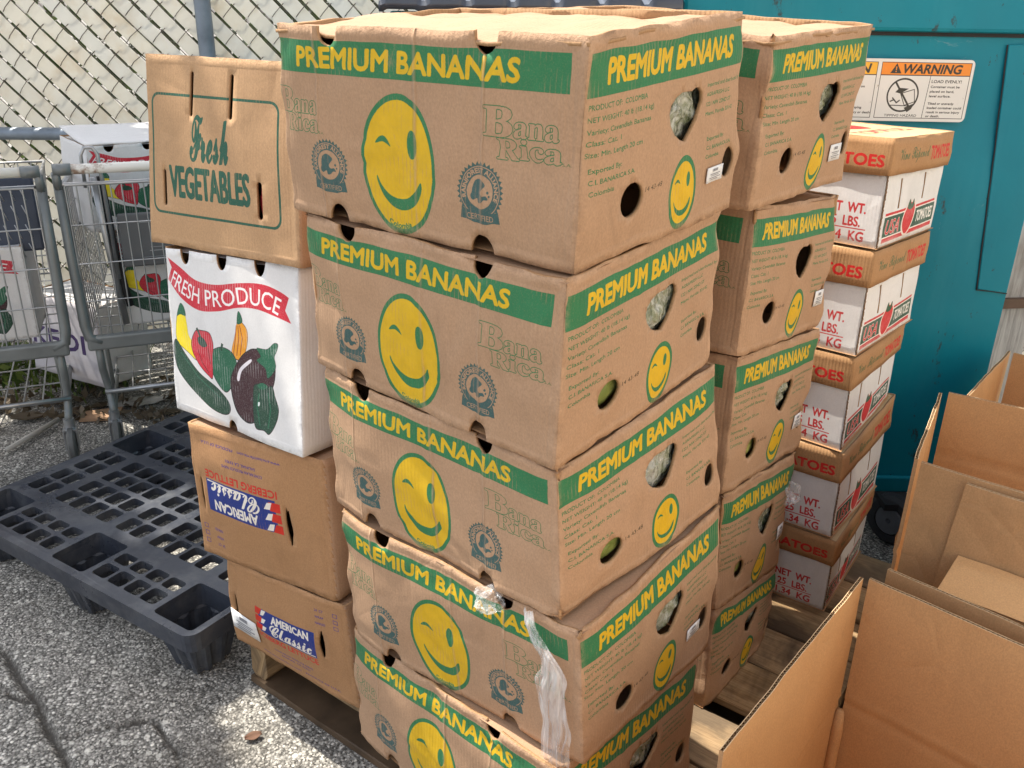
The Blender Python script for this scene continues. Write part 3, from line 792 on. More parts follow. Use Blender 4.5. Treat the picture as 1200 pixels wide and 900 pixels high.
BL = {
 'A1': 'topmost banana box of the nearer, left stack with its top flaps in full view',
 'A2': 'banana box second from the top of the nearer stack, under the big top box',
 'A3': 'banana box in the middle of the nearer stack, its left edge bent back and sunlit',
 'A4': 'banana box of the nearer stack with torn plastic wrap hanging down its corner',
 'A5': 'bottom banana box of the nearer stack, cut off by the picture edge',
 'B1': 'topmost banana box of the farther stack, in front of the teal dumpster warning sign',
 'B2': 'banana box second from the top of the farther stack, a dark gap above it',
 'B3': 'banana box in the middle of the farther stack beside the tomato cartons',
 'B4': 'sagging banana box of the farther stack with clear plastic poking from its side hole',
 'B5': 'squashed bottom banana box of the farther stack standing on the wooden pallet'}
def top_flaps(K, rt, seed):
    """two crumpled top flaps meeting over the middle of the box"""
    for k, (a0, a1) in enumerate(((0.0, .53), (.47, 1.0))):
        V, F, U = [], [], []; n, m = 30, 26
        for j in range(m + 1):
            for i in range(n + 1):
                x = .003 + (K.L - .006) * i / n; c = a0 + (a1 - a0) * j / m; y = .003 + (K.W - .006) * c
                p = K.tri(x, y, 1.0)
                free = (j / m if k == 0 else 1 - j / m)
                z = -.007 + .006 * free ** 2 * (k == 0) + .002 * k * free + .007 * free * nz(x * 7, k * 5, seed) + .004 * nz(x * 12, y * 12, seed) + .0025 * nz(x * 40, y * 30, seed)
                z -= .006 * (math.exp(-((x / K.L - .27) / .05) ** 2) + math.exp(-((x / K.L - .78) / .05) ** 2)) * (1 - free)
                V.append(p + np.array([0, 0, z])); U.append((x, y))
        for j in range(m):
            for i in range(n): a = j * (n + 1) + i; F.append((a, a + n + 1, a + n + 2, a + 1))
        o = mesh_obj('top_flap', V, F, [m_kraft, m_kraft_in, m_edge], rt, None, U, True)
        md = o.modifiers.new('board', 'SOLIDIFY'); md.thickness = .004; md.offset = -1; md.material_offset = 1; md.material_offset_rim = 2
def banana_box(n, seed):
    C = BOX[n]
    rt = root('banana_box', base_of(C), BL[n], 'banana box', 'banana boxes in the nearer stack' if n[0] == 'A' else 'banana boxes in the farther stack')
    K = Carton(C, LA, WA, HA, .007, banana_disp(seed, 1.45 if n[0] == 'A' else 1.7, .009 if n in ('A1', 'A3', 'A4') else .006), seed)
    K.walls('carton', 'banana', BH, .011, (m_bf, m_bs, m_kraft), rt)
    if n in ('A1', 'B1'): top_flaps(K, rt, seed)
    else: K.lidplate('top_panel', .985, m_kraft, rt)
    K.lidplate('bottom_panel', .012, m_kraft_in, rt, 0, 4, 0)
    # the bag of fruit seen through the hand hole
    if n in ('B2',): dep = -.035
    elif n in ('B1',): dep = -.018
    else: dep = -.013 if n != 'A2' else -.008
    blob_patch('produce_bag', K.side, .615, .42, .21, .20, dep, m_bag, rt, seed)
    if n in ('A2', 'A3', 'B3', 'B4'): blob_patch('banana_bunch', K.side, .30, .74, .13, .14, -.012, m_fruit, rt, seed + 3, .003)
    st = {'A1': (.755, .725, .865, .805), 'A4': (.76, .70, .87, .78), 'B1': (.74, .72, .86, .83), 'B2': (.79, .68, .91, .80), 'B3': (.80, .66, .92, .78), 'B4': (.80, .56, .92, .68)}.get(n)
    if st: sticker(K.side, *st, rt)
    return K
KB = {}
for i, n in enumerate(['A1', 'A2', 'A3', 'A4', 'A5', 'B1', 'B2', 'B3', 'B4', 'B5']): KB[n] = banana_box(n, i * 1.37 + 2.1)

def soft_disp(seed, amp=.003, bulge=.006, L=.4, W=.3):
    def d(sp, t):
        u = sp / L if sp < L else ((sp - L) / W if sp < L + W else .0)
        e = bulge * sin(pi * u) * sin(pi * t) if 0 < u < 1 else 0
        e += amp * nz(sp * 5, t * 2, seed * 4.1) + amp * .5 * nz(sp * 16, t * 6, seed)
        k = max(0, (t - .88) / .12) + max(0, (.10 - t) / .10)
        return e + amp * .8 * k * nz(sp * 12, t * 4, seed + 5)
    return d
# --- vegetable box, on top of the left stack
def veg_box():
    C = BOX['V']; rt = root('vegetable_box', base_of(C), 'tall kraft carton reading Fresh VEGETABLES on top of the left stack', 'carton')
    L, W, H = .39, .31, .34
    K = Carton(C, L, W, H, .008, soft_disp(3.3, .0035, .007, L, W), 3.3)
    def slot(u0, v0, u1, v1, w=.0048):
        (x0, y0), (x1, y1) = (u0 * L, (1 - v0) * H), (u1 * L, (1 - v1) * H); P = []
        for a in np.linspace(0, pi, 7): P.append((x0 + w * cos(a), y0 - w + w * sin(a)))
        for a in np.linspace(pi, 2 * pi, 7): P.append((x1 + w * cos(a), y1 + w + w * sin(a)))
        return P
    hs = [slot(.342, .075, .338, .298), slot(.606, .075, .600, .296), slot(.136, .585, .134, .78), slot(.773, .59, .771, .785, .0065)]
    K.walls('carton', 'veg', hs, .014, (mat_card('vegetable box print', (.50, .31, .17), art_veg(), (0, 0), (L, H), edges=((0, L, L + W), H)), m_kraft, m_kraft), rt)
    K.lidplate('top_panel', .99, m_kraft, rt, 0, 10, .004); K.lidplate('bottom_panel', .01, m_kraft_in, rt, 0, 3, 0)
    m_red = mat_plain('red produce', (.50, .05, .06), .35, .5, .3, 30)
    blob_patch('red_produce', K.front, .772, .69, .06, .14, -.012, m_red, rt, 2.0, .004)
    blob_patch('red_produce', K.front, .338, .16, .04, .10, -.014, m_red, rt, 4.0, .004)
veg_box()
# --- white produce boxes: one in the left stack, the same kind in the carts
im_prod = art_produce()
LP, WP, HP_ = .39, .30, .34
m_prod = mat_card('produce box print', WHITE, im_prod, (0, 0), (LP, HP_), white=True, flutes=.12, edges=((0, LP, LP + WP), HP_))
def notch(u, top, L, H, w=.015, h=.028): return [(u * L + w * cos(a), (H - h * sin(a)) if top else h * sin(a)) for a in np.linspace(0, pi, 11)]
PH = [notch(u, True, LP, HP_) for u in (.165, .455, .735)] + [notch(.485, False, LP, HP_, .013, .02)]
def produce_box(C, label, seed, group=None):
    rt = root('produce_box', base_of(C), label, 'produce box', group)
    K = Carton(C, LP, WP, HP_, .004, soft_disp(seed, .0034, .003, LP, WP), seed)
    K.walls('carton', 'produce', PH, .016, (m_prod, m_white, m_white), rt)
    K.lidplate('top_panel', .985, m_white, rt, 0, 10, .003); K.lidplate('bottom_panel', .01, m_kraft_in, rt, 0, 3, 0)
    return K, rt
produce_box(BOX['P'], 'white FRESH PRODUCE carton with painted vegetables, between vegetable box and lettuce boxes', 5.5)
# --- lettuce boxes
LL, WL, HL = .38, .33, .265
def lettuce_box(n, label, flip, seed):
    C = BOX[n]; rt = root('lettuce_box', base_of(C), label, 'lettuce box', 'iceberg lettuce boxes under the left stack')
    K = Carton(C, LL, WL, HL, .012, soft_disp(seed, .005, .014, LL, WL), seed)
    hx = (.80, .44) if not flip else (.735, .54)
    hs = [ellipse_hole(hx[0] * LL, (1 - hx[1]) * HL, .0075, .036, 18, .35, seed), ellipse_hole(.085 * LL, (1 - .5) * HL, .006, .036, 16, .3, seed + 1)]
    K.walls('carton', 'lettuce%d' % flip, hs, .014, (mat_card('lettuce print', KRAFT2, art_lettuce(flip), (0, 0), (LL, HL), edges=((0, LL, LL + WL), HL)), m_kraft, m_kraft), rt)
    K.lidplate('top_panel', .985, m_kraft, rt, 0, 8, .004); K.lidplate('bottom_panel', .012, m_kraft_in, rt, 0, 3, 0)
    if not flip: sticker(K.front, .03, .56, .27, .80, rt)
    return K
lettuce_box('L1', 'bulging lettuce carton printed upside down, under the white produce box', 1, 8.8)
lettuce_box('L2', 'lower lettuce carton with a white sticker, resting on the wooden pallet', 0, 9.9)
# --- tomato cartons: white base with a lift-off kraft lid
LT, WT, HT = .40, .34, .215
TL = {'T1': 'topmost tomato carton of its stack, printed lid top in view', 'T2': 'tomato carton second from the top of its stack', 'T3': 'tomato carton in the middle of its stack, just above waist of the farther banana stack',
      'T4': 'tomato carton second from the bottom of its stack', 'T5': 'bottom tomato carton of its stack, standing on the wooden pallet'}
TL['T3'] = 'tomato carton in the middle of the stack of five by the dumpster'
m_tf = mat_card('tomato front print', WHITE, art_tomato_front(), (0, 0), (LT, .145), white=True, flutes=.15, edges=((0, LT, LT + WT), .145))
m_ts = mat_card('tomato side print', WHITE, art_tomato_side(), (LT, 0), (WT, .145), white=True, flutes=.15, edges=((0, LT, LT + WT), .145))
m_tlf = mat_card('tomato lid front print', (.42, .235, .11), art_tomato_lid_front(), (0, 0), (LT, .07), flutes=.5)
m_tls = mat_card('tomato lid side print', (.42, .235, .11), art_tomato_lid_side(), (LT, 0), (WT, .07), flutes=.3)
m_ttop = mat_card('tomato lid top print', (.56, .40, .22), art_tomato_top(), (0, 0), (WT, LT))
m_joint = mat_plain('raw flute edge', (.17, .10, .055), .85, .2, .5, 160, 0, .6, 200)
def tomato_box(n, seed):
    C = BOX[n]; rt = root('tomato_box', base_of(C), TL[n], 'tomato box', 'tomato cartons stacked by the dumpster')
    K = Carton(C, LT, WT, .145, .0115, soft_disp(seed, .002, .003, LT, WT), seed, .008, 0.0, .675)
    sl = lambda u, v0, v1: [(LT + u * WT + x, (1 - v) * .145) for x, v in ((.0042, v0), (-.0042, v0), (-.0030, (v0 + v1) / 2), (-.0042, v1), (.0042, v1), (.0030, (v0 + v1) / 2))]
    hs = [sl(.27, .09, .50), sl(.66, .07, .45), ellipse_hole(.10 * LT, .125, .012, .014, 12)]
    K.walls('base', 'tomato', hs, .018, (m_tf, m_ts, m_white), rt, .005, .001)
    Kl = Carton(C, LT, WT, .07, .006, soft_disp(seed + 4, .003, .003, LT, WT), seed + 2, 0.0, .665, 1.0)
    Kl.walls('lid', 'lid', [], .014, (m_tlf, m_tls, m_kraft), rt, .005, .0015)
    Kl.lidplate('lid_top', .99, m_ttop, rt, 0, 10, .002)
    K.lidplate('bottom_panel', .01, m_kraft_in, rt, 0, 3, 0)
    V, F = [], []; nn = 40          # raw flute edge of the folded corner joint
    for j in range(nn + 1):
        z = .145 * (.01 + .98 * j / nn); wv = .0012 * sin(j * 1.9)
        for q in (.006 + wv, .015 + wv): V.append(K.at(LT + q, z, .0012 + .0006 * (j % 2)))
    for j in range(nn): F.append((2 * j, 2 * j + 1, 2 * j + 3, 2 * j + 2))
    mesh_obj('corner_joint', V, F, m_joint, rt)
for i, n in enumerate(['T1', 'T2', 'T3', 'T4', 'T5']): tomato_box(n, 20 + i * 1.9)

# ------------------------------------------------------------------ plastic wrap on the boxes
M = Mat('clear stretch film', .12, .9)
M.b.inputs['Transmission Weight'].default_value = 0.0
st = M.noise(9, 4, .6, M.mapping((9, 9, .6)), .6)
M.color((.86, .86, .87)); M.b.inputs['Alpha'].default_value = .6
M.L(M.ramp(st, [(.30, .04), (.66, .62)]), M.b.inputs['Alpha'])
M.bump(M.noise(30, 3, .6, M.mapping((6, 6, .5))), .6, .004)
m_film = M.m
M = Mat('crumpled clear film', .10, .9); M.color((.84, .85, .86)); M.L(M.ramp(M.noise(40, 4, .7), [(.38, .06), (.68, .5)]), M.b.inputs['Alpha']); M.bump(M.noise(60, 3), .8, .006); m_wad = M.m
def film_strip():
    K = KB['A4']
    ctr = [(.83, -.03, .7), (.845, .05, .9), (.870, .14, 1.2), (.905, .24, 1.5), (.918, .34, 2.2), (.905, .46, 2.7), (.915, .58, 2.7), (.925, .72, 2.6), (.918, .88, 2.4), (.915, 1.02, 2.3), (.91, 1.2, 2.2)]
    ctr = catmull(ctr, 5, False); V, F = [], []; m = 22
    for j, (u, v, w) in enumerate(ctr):
        for i in range(m + 1):
            q = i / m * 2 - 1
            uu = u + q * w * .0105 / .51 * (1 + .12 * nz(v * 6, q * 2, 2))
            e = .012 + .006 * (1 - q * q) + .006 * nz(q * 5 + v * .8, v * 2.2, 5) + .003 * nz(q * 14, v * 4, 8)
            V.append(K.front(uu, v, e))
    n = len(ctr)
    for j in range(n - 1):
        for i in range(m): a = j * (m + 1) + i; F.append((a, a + m + 1, a + m + 2, a + 1))
    o = mesh_obj('plastic_wrap', V, F, m_film, None, None, None, True)
    tag(o, 'torn strip of clear plastic wrap hanging down the nearer stack corner', 'plastic wrap')
film_strip()
def wad(c, r, label, seed, sq=(1, 1, 1)):
    bm = bmesh.new(); bmesh.ops.create_icosphere(bm, subdivisions=4, radius=1)
    V = []
    for v in bm.verts:
        p = v.co; k = 1 + .35 * nz(p.x * 1.6 + seed, p.y * 1.6, p.z * 1.6) + .30 * abs(nz(p.x * 4, p.y * 4 + seed, p.z * 4)) + .12 * nz(p.x * 9, p.y * 9, p.z * 9 + seed)
        V.append((c[0] + p.x * k * r * sq[0], c[1] + p.y * k * r * sq[1], c[2] + p.z * k * r * sq[2]))
    F = [[v.index for v in f.verts] for f in bm.faces]; bm.free()
    tag(mesh_obj('plastic_wad', V, F, m_wad, None, None, None, False), label, 'plastic wrap')
wad(KB['A4'].front(.685, .045, .006), .019, 'crumpled ball of clear plastic wrap squeezed out under a banana box', 3.0, (1.15, 1, .95))
wad(KB['B4'].side(.90, .30, .008), .020, 'puff of clear plastic poking from the sagging banana box', 6.0, (1, 1, 1.2))

# ------------------------------------------------------------------ ground
CR = catmull([(-1.72, 2.0), (-1.50, 1.86), (-1.33, 1.79), (-1.211, 1.704), (-1.164, 1.658), (-1.102, 1.59), (-1.049, 1.543), (-.994, 1.475), (-.937, 1.407), (-.888, 1.353), (-.83, 1.22), (-.80, 1.0)], 10, False)
CR2 = catmull([(-.95, 1.43), (-.822, 1.475), (-.762, 1.482), (-.715, 1.43), (-.682, 1.396), (-.64, 1.30)], 8, False)
CR3 = catmull([(-1.061, 1.541), (-1.108, 1.556), (-1.15, 1.582), (-1.25, 1.60)], 8, False)
def ground():
    fx = np.arange(-1.4, -.35, .0062); fy = np.arange(1.2, 1.95, .0062)
    xs = np.concatenate([[-60, -20, -8, -5, -4], np.arange(-3.5, -1.4, .05), fx, np.arange(-.35, 2.0, .06), [2.5, 3.5, 6, 20, 60]])
    ys = np.concatenate([[-60, -20, -6, -2, 0, .4, .8], np.arange(.9, 1.2, .04), fy, np.arange(1.95, 4.2, .05), [5, 7, 12, 30, 90]])
    X, Y = np.meshgrid(xs, ys); P = np.stack([X.ravel(), Y.ravel()], 1)
    dd = np.full(len(P), 9.0)
    for C, w in ((CR, 1.0), (CR2, 2.0), (CR3, 1.5)):
        d = np.min(np.hypot(P[:, None, 0] - C[None, :, 0], P[:, None, 1] - C[None, :, 1]), 1) if len(P) * len(C) < 6e6 else None
        if d is None:
            d = np.full(len(P), 9.0)
            for c in C: d = np.minimum(d, np.hypot(P[:, 0] - c[0], P[:, 1] - c[1]))
        dd = np.minimum(dd, d * w)
    near = (np.abs(P[:, 0]) < 4) & (P[:, 1] < 5) & (P[:, 1] > 0)
    z = np.array([(.006 * nz(x * 1.7, y * 1.7, 3) + .002 * nz(x * 8, y * 8, 1) if k else 0) for (x, y), k in zip(P, near)])
    jag = np.array([nz(x * 30, y * 30, 7) for x, y in P])
    z = z - .002 - .014 * np.exp(-(dd / (.0075 + .005 * jag)) ** 2)
    nx = len(xs); F = [(j * nx + i, j * nx + i + 1, (j + 1) * nx + i + 1, (j + 1) * nx + i) for j in range(len(ys) - 1) for i in range(nx - 1)]
    M = Mat('worn asphalt', .9, .25)
    ob = M.tc.outputs['Object']
    vo = M.n('ShaderNodeTexVoronoi'); vo.inputs['Scale'].default_value = 148; M.L(ob, vo.inputs['Vector'])
    vo2 = M.n('ShaderNodeTexVoronoi'); vo2.inputs['Scale'].default_value = 270; M.L(ob, vo2.inputs['Vector'])
    sp = M.n('ShaderNodeSeparateColor'); M.L(vo.outputs['Color'], sp.inputs[0])
    sp2 = M.n('ShaderNodeSeparateColor'); M.L(vo2.outputs['Color'], sp2.inputs[0])
    a = M.ramp(sp.outputs[0], [(0, (.13, .125, .115)), (.4, (.30, .288, .262)), (.75, (.50, .48, .435)), (1, (.80, .77, .70))])
    b = M.ramp(sp2.outputs[1], [(0, (.07, .067, .061)), (.5, (.27, .26, .237)), (1, (.62, .595, .535))])
    c = M.mix(M.ramp(sp.outputs[2], [(.48, 0.0), (.52, 1.0)]), a, b)
    vo3 = M.n('ShaderNodeTexVoronoi'); vo3.inputs['Scale'].default_value = 46; M.L(ob, vo3.inputs['Vector'])
    s3 = M.n('ShaderNodeSeparateColor'); M.L(vo3.outputs['Color'], s3.inputs[0])
    edge = M.ramp(vo.outputs['Distance'], [(.34, 1.05), (.66, .50)])
    c = M.mix(1.0, c, edge, 'MULTIPLY')
    c = M.mix(M.math('MULTIPLY', M.ramp(vo3.outputs['Distance'], [(.26, 1.0), (.34, 0.0)]), M.ramp(s3.outputs[0], [(.86, 0.0), (.88, .85)])), c, (.62, .60, .54))
    big = M.noise(2.6, 5, .62)
    c = M.mix(M.ramp(big, [(.50, .0), (.72, .5)]), c, (.095, .085, .070))
    med = M.noise(14, 4, .6)
    c = M.mix(1.0, c, M.ramp(med, [(.3, .78), (.7, 1.15)]), 'MULTIPLY')
    at = M.n('ShaderNodeAttribute', attribute_name='crack_dirt')
    c = M.mix(at.outputs['Fac'], c, (.075, .070, .062))
    M.color(c)
    h = M.math('SUBTRACT', 1.0, vo.outputs['Distance']); M.bump(h, .7, .004); M.bump(M.noise(300, 2), .3, .001)
    o = mesh_obj('ground', np.column_stack([P, z]), F, M.m, None, None, None, True)
    ca = o.data.attributes.new('crack_dirt', 'FLOAT', 'POINT'); ca.data.foreach_set('value', np.clip(np.exp(-(dd / (.0085 + .006 * jag)) ** 2) * 1.1 + .45 * np.exp(-((dd) / .03) ** 2) * np.clip(.3 + 1.6 * np.array([nz(x * 9, y * 9, 3) for x, y in P]), 0, 1), 0, 1).astype(np.float32))
    tag(o, 'worn grey asphalt with pale stones and a long crack', None, None, 'structure')
ground()

# ------------------------------------------------------------------ wooden pallet
def wood_mat():
    M = Mat('weathered pallet wood', .82, .2)
    oi = M.n('ShaderNodeObjectInfo')
    v = M.n('ShaderNodeVectorMath', operation='MULTIPLY_ADD'); M.L(oi.outputs['Random'], v.inputs[1]); v.inputs[0].default_value = (9, 5, 3); M.L(M.tc.outputs['UV'], v.inputs[2])
    g = M.noise(5, 6, .7, M.mapping((1.2, 14, 14), v.outputs[0]), .5); f = M.noise(14, 4, .7, M.mapping((2, 40, 40), v.outputs[0]))
    st = M.noise(3.5, 5, .65, v.outputs[0], .6)
    c = M.ramp(g, [(.25, (.19, .105, .045)), (.5, (.42, .27, .13)), (.75, (.60, .42, .23))])
    c = M.mix(M.ramp(st, [(.43, 0.0), (.58, .9)]), c, (.055, .034, .02))
    c = M.mix(M.math('MULTIPLY', oi.outputs['Random'], .35), c, (.36, .28, .19))
    M.color(M.mix(1.0, c, M.ramp(f, [(.3, .75), (.7, 1.1)]), 'MULTIPLY'))
    M.bump(g, .5, .003); M.bump(f, .4, .0015); return M.m
m_wood = wood_mat()
m_dkwood = mat_plain('dark brown wood', (.085, .055, .032), .65, .3, .45, 9, 0, .4, 40)  # bottom boards get a darker brown than the deck
def plank(name, o, ax, ay, az, parent, seed, n=10, mat=None):
    """sawn board: ax is its length; slightly waned edges, UV along the grain"""
    o, ax, ay, az = [np.asarray(q, float) for q in (o, ax, ay, az)]
    V, F, U = [], [], []; L = np.linalg.norm(ax); W = np.linalg.norm(ay); T = np.linalg.norm(az)
    e = .10
    prof = [(e * T / W, 0), (1 - e * T / W, 0), (1, e * 1.5), (1, 1 - e * 1.5), (1 - e * T / W, 1), (e * T / W, 1), (0, 1 - e * 1.5), (0, e * 1.5)]
    per = [0, W, W + .004, W + T, W + T + .004, 2 * W + T, 2 * W + T + .004, 2 * W + 2 * T]
    for i in range(n + 1):
        q = i / n
        for k, (y, z) in enumerate(prof):
            w1 = .0025 * nz(q * L * 8, k * 1.3, seed); w2 = .002 * nz(q * L * 5, 4 + y, seed)
            V.append(o + ax * (q + (.004 * nz(y * 6, z * 3, seed + i) / L if i in (0, n) else 0)) + ay * (y + w1 / W) + az * (z + w2 / T)); U.append((q * L, per[k]))
    for i in range(n):
        for k in range(8): F.append((i * 8 + k, i * 8 + (k + 1) % 8, (i + 1) * 8 + (k + 1) % 8, (i + 1) * 8 + k))
    F.append(tuple(reversed(range(8)))); F.append(tuple(range(n * 8, n * 8 + 8)))
    if np.dot(np.cross(ax, ay), az) > 0: F = [f[::-1] for f in F]
    F = [f[::-1] for f in F]
    return mesh_obj(name, V, F, mat or m_wood, parent, None, U, False)
def wooden_pallet():
    P0 = np.array([-.585, 1.617, 0]); ex = np.array([.80, -.60, 0]); ey = np.array([.60, .80, 0]); ez = np.array([0, 0, 1.0])
    rt = root('wooden_pallet', tuple(P0 + ex * .61 + ey * .51), 'worn wooden pallet carrying the stacked produce boxes', 'wooden pallet')
    Lx, Wy = 1.12, 1.21
    for k, (y, w) in enumerate(((0, .14), (.146, .138), (.291, .14), (.478, .14), (.625, .135), (.766, .138), (.925, .135), (1.068, .14))):
        plank('deck_board', P0 + ey * y + ez * .1108 + ex * .004 * (k % 3), ex * (Lx - .005 * (k % 2)), ey * w, ez * .0188, rt, k * 3.1)
    for x in (.0, .535, 1.07):
        plank('stringer', P0 + ex * x + ey * .004 + ez * .0195, ey * (Wy - .01), ex * .05, ez * .0905, rt, x * 9 + 2, 14)
    for y in (-.005, .55, 1.11): plank('bottom_board', P0 + ey * y + ez * .0, ex * Lx, ey * .10, ez * .0185, rt, y * 7 + 5, 10, m_dkwood)
wooden_pallet()

# ------------------------------------------------------------------ black plastic pallet
M = Mat('black moulded plastic', .42, .5)
_n = M.noise(5, 5, .65); _d = M.ramp(M.noise(11, 7, .75), [(.46, 0.0), (.70, .60)]); M.color(M.mix(_d, M.ramp(_n, [(.3, (.024, .028, .039)), (.7, (.050, .058, .076))]), (.13, .135, .14))); M.val(M.b.inputs['Roughness'], M.ramp(M.noise(7, 5, .7), [(.3, .20), (.7, .48)]))
M.bump(M.noise(60, 4, .6), .2, .002); M.bump(M.noise(9, 4, .7), .2, .004); m_blk = M.m
def rrect(x0, y0, x1, y1, r, n=4):
    P = []
    for cx, cy, s0 in ((x1 - r, y0 + r, -90), (x1 - r, y1 - r, 0), (x0 + r, y1 - r, 90), (x0 + r, y0 + r, 180)):
        for k in range(n + 1): t = radians(s0 + 90 * k / n); P.append((cx + r * cos(t), cy + r * sin(t)))
    return P
def black_pallet():
    P0 = np.array([-.700, 1.572, 0]); ex = np.array([-.846, .533, 0]); ex /= np.linalg.norm(ex); ey = np.array([.533, .846, 0]); ey /= np.linalg.norm(ey)
    LX, LY, Z = .985, 1.10, .150
    rt = root('plastic_pallet', tuple(P0 + ex * .5 + ey * .6), 'black moulded plastic pallet with open grid deck lying on the asphalt', 'plastic pallet')
    W = lambda x, y, z: P0 + ex * x + ey * y + np.array([0, 0, z])
    pu = [(.018, .15), (.42, .55), (.832, .967)]; pv = [(.02, .155), (.482, .62), (.945, 1.08)]
    holes = []; pockets = [(a, c, b, d) for a, b in pu for c, d in pv]
    for (a, c, b, d) in pockets: holes.append(rrect(a, c, b, d, .012))
    def grid(x0, x1, y0, y1, nx, ny, g=.009, r=.010):
        w = (x1 - x0 - g * (nx - 1)) / nx; h = (y1 - y0 - g * (ny - 1)) / ny
        for i in range(nx):
            for j in range(ny): holes.append(rrect(x0 + i * (w + g), y0 + j * (h + g), x0 + i * (w + g) + w, y0 + j * (h + g) + h, min(r, w * .42, h * .42)))
    for x0, x1 in ((.168, .404), (.575, .812)):
        for (ya, yb) in ((.034, .082), (.094, .134), (.498, .545), (.558, .605), (.96, 1.005), (1.018, 1.062)): grid(x0, x1, ya, yb, 4, 1)
    for y0, y1 in ((.192, .318), (.335, .455), (.655, .775), (.792, .915)):
        for x0, x1, n_ in ((.036, .136, 2), (.172, .40, 4), (.432, .538, 2), (.572, .808, 4), (.845, .945, 2)): grid(x0, x1, y0, y1, n_, 2)
    out = rrect(0, 0, LX, LY, .03)
    pts, edges = [], []
    for h in [out] + holes:
        b = len(pts); pts += h; n = len(h); edges += [(b + i, b + (i + 1) % n) for i in range(n)]
    r = delaunay_2d_cdt([Vector(p) for p in pts], edges, [], 0, 1e-6)
    V2 = np.array([v[:] for v in r[0]]); HB = [(np.array(h).min(0), np.array(h).max(0)) for h in holes]; F = []
    for f in r[2]:
        c = V2[list(f)].mean(0)
        if not (0 < c[0] < LX and 0 < c[1] < LY): continue
        if any((lo < c).all() and (c < hi).all() for lo, hi in HB): continue
        a, b, d = V2[f[0]], V2[f[1]], V2[f[2]]; s = (b[0] - a[0]) * (d[1] - a[1]) - (b[1] - a[1]) * (d[0] - a[0])
        if abs(s) < 1e-10: continue
        F.append(f if s < 0 else f[::-1])
    V = [W(x, y, Z + .002 * nz(x * 4, y * 4, 2)) for x, y in V2]
    o = mesh_obj('deck', V, F, m_blk, rt)
    md = o.modifiers.new('thick', 'SOLIDIFY'); md.thickness = .022; md.offset = -1
    bv = o.modifiers.new('bevel', 'BEVEL'); bv.width = .0016; bv.segments = 2; bv.limit_method = 'ANGLE'; bv.angle_limit = radians(50)
    # skirt round the rim
    mb = MB(); O2 = rrect(.003, .003, LX - .003, LY - .003, .03); I2 = rrect(.018, .018, LX - .018, LY - .018, .02); n = len(O2)
    VV = [W(x, y, Z - .012) for x, y in O2] + [W(x, y, Z - .050) for x, y in O2] + [W(x, y, Z - .050) for x, y in I2] + [W(x, y, Z - .012) for x, y in I2]
    FF = []
    for i in range(n):
        j = (i + 1) % n
        FF += [(i, j, n + j, n + i), (n + i, n + j, 2 * n + j, 2 * n + i), (2 * n + i, 2 * n + j, 3 * n + j, 3 * n + i)]
    mb.add(VV, FF); mb.build('rim', m_blk, rt)
    for (a, c, b, d) in pockets:   # nestable cup feet, open at the top, ribbed outside
        V, F = [], []; m = 40
        def ring(ins, z, rib):
            x0, y0, x1, y1 = a + ins, c + ins, b - ins, d - ins; R_ = []
            P = rrect(x0, y0, x1, y1, .014, 2); P = np.array(P); P = np.vstack([P, P[:1]])
            L = np.r_[0, np.cumsum(np.hypot(*np.diff(P, axis=0).T))]
            for k in range(m):
                q = L[-1] * k / m; x = np.interp(q, L, P[:, 0]); y = np.interp(q, L, P[:, 1])
                s_ = rib * (1 if (k // 2) % 2 else -1); cx, cy = (a + b) / 2, (c + d) / 2; l = math.hypot(x - cx, y - cy)
                R_.append(W(x - (x - cx) / l * s_, y - (y - cy) / l * s_, z))
            return R_
        for ins, z, rib in ((-.004, Z - .004, 0), (.004, Z - .055, .0), (.005, Z - .06, .004), (.022, .004, .004)): V += ring(ins, z, rib)
        for q in range(3):
            for k in range(m): k2 = (k + 1) % m; F.append((q * m + k, q * m + k2, (q + 1) * m + k2, (q + 1) * m + k))
        F.append(tuple(range(3 * m, 4 * m)))
        o = mesh_obj('foot', V, F, m_blk, rt, None, None, False)
        md = o.modifiers.new('thick', 'SOLIDIFY'); md.thickness = .004; md.offset = 0
black_pallet()

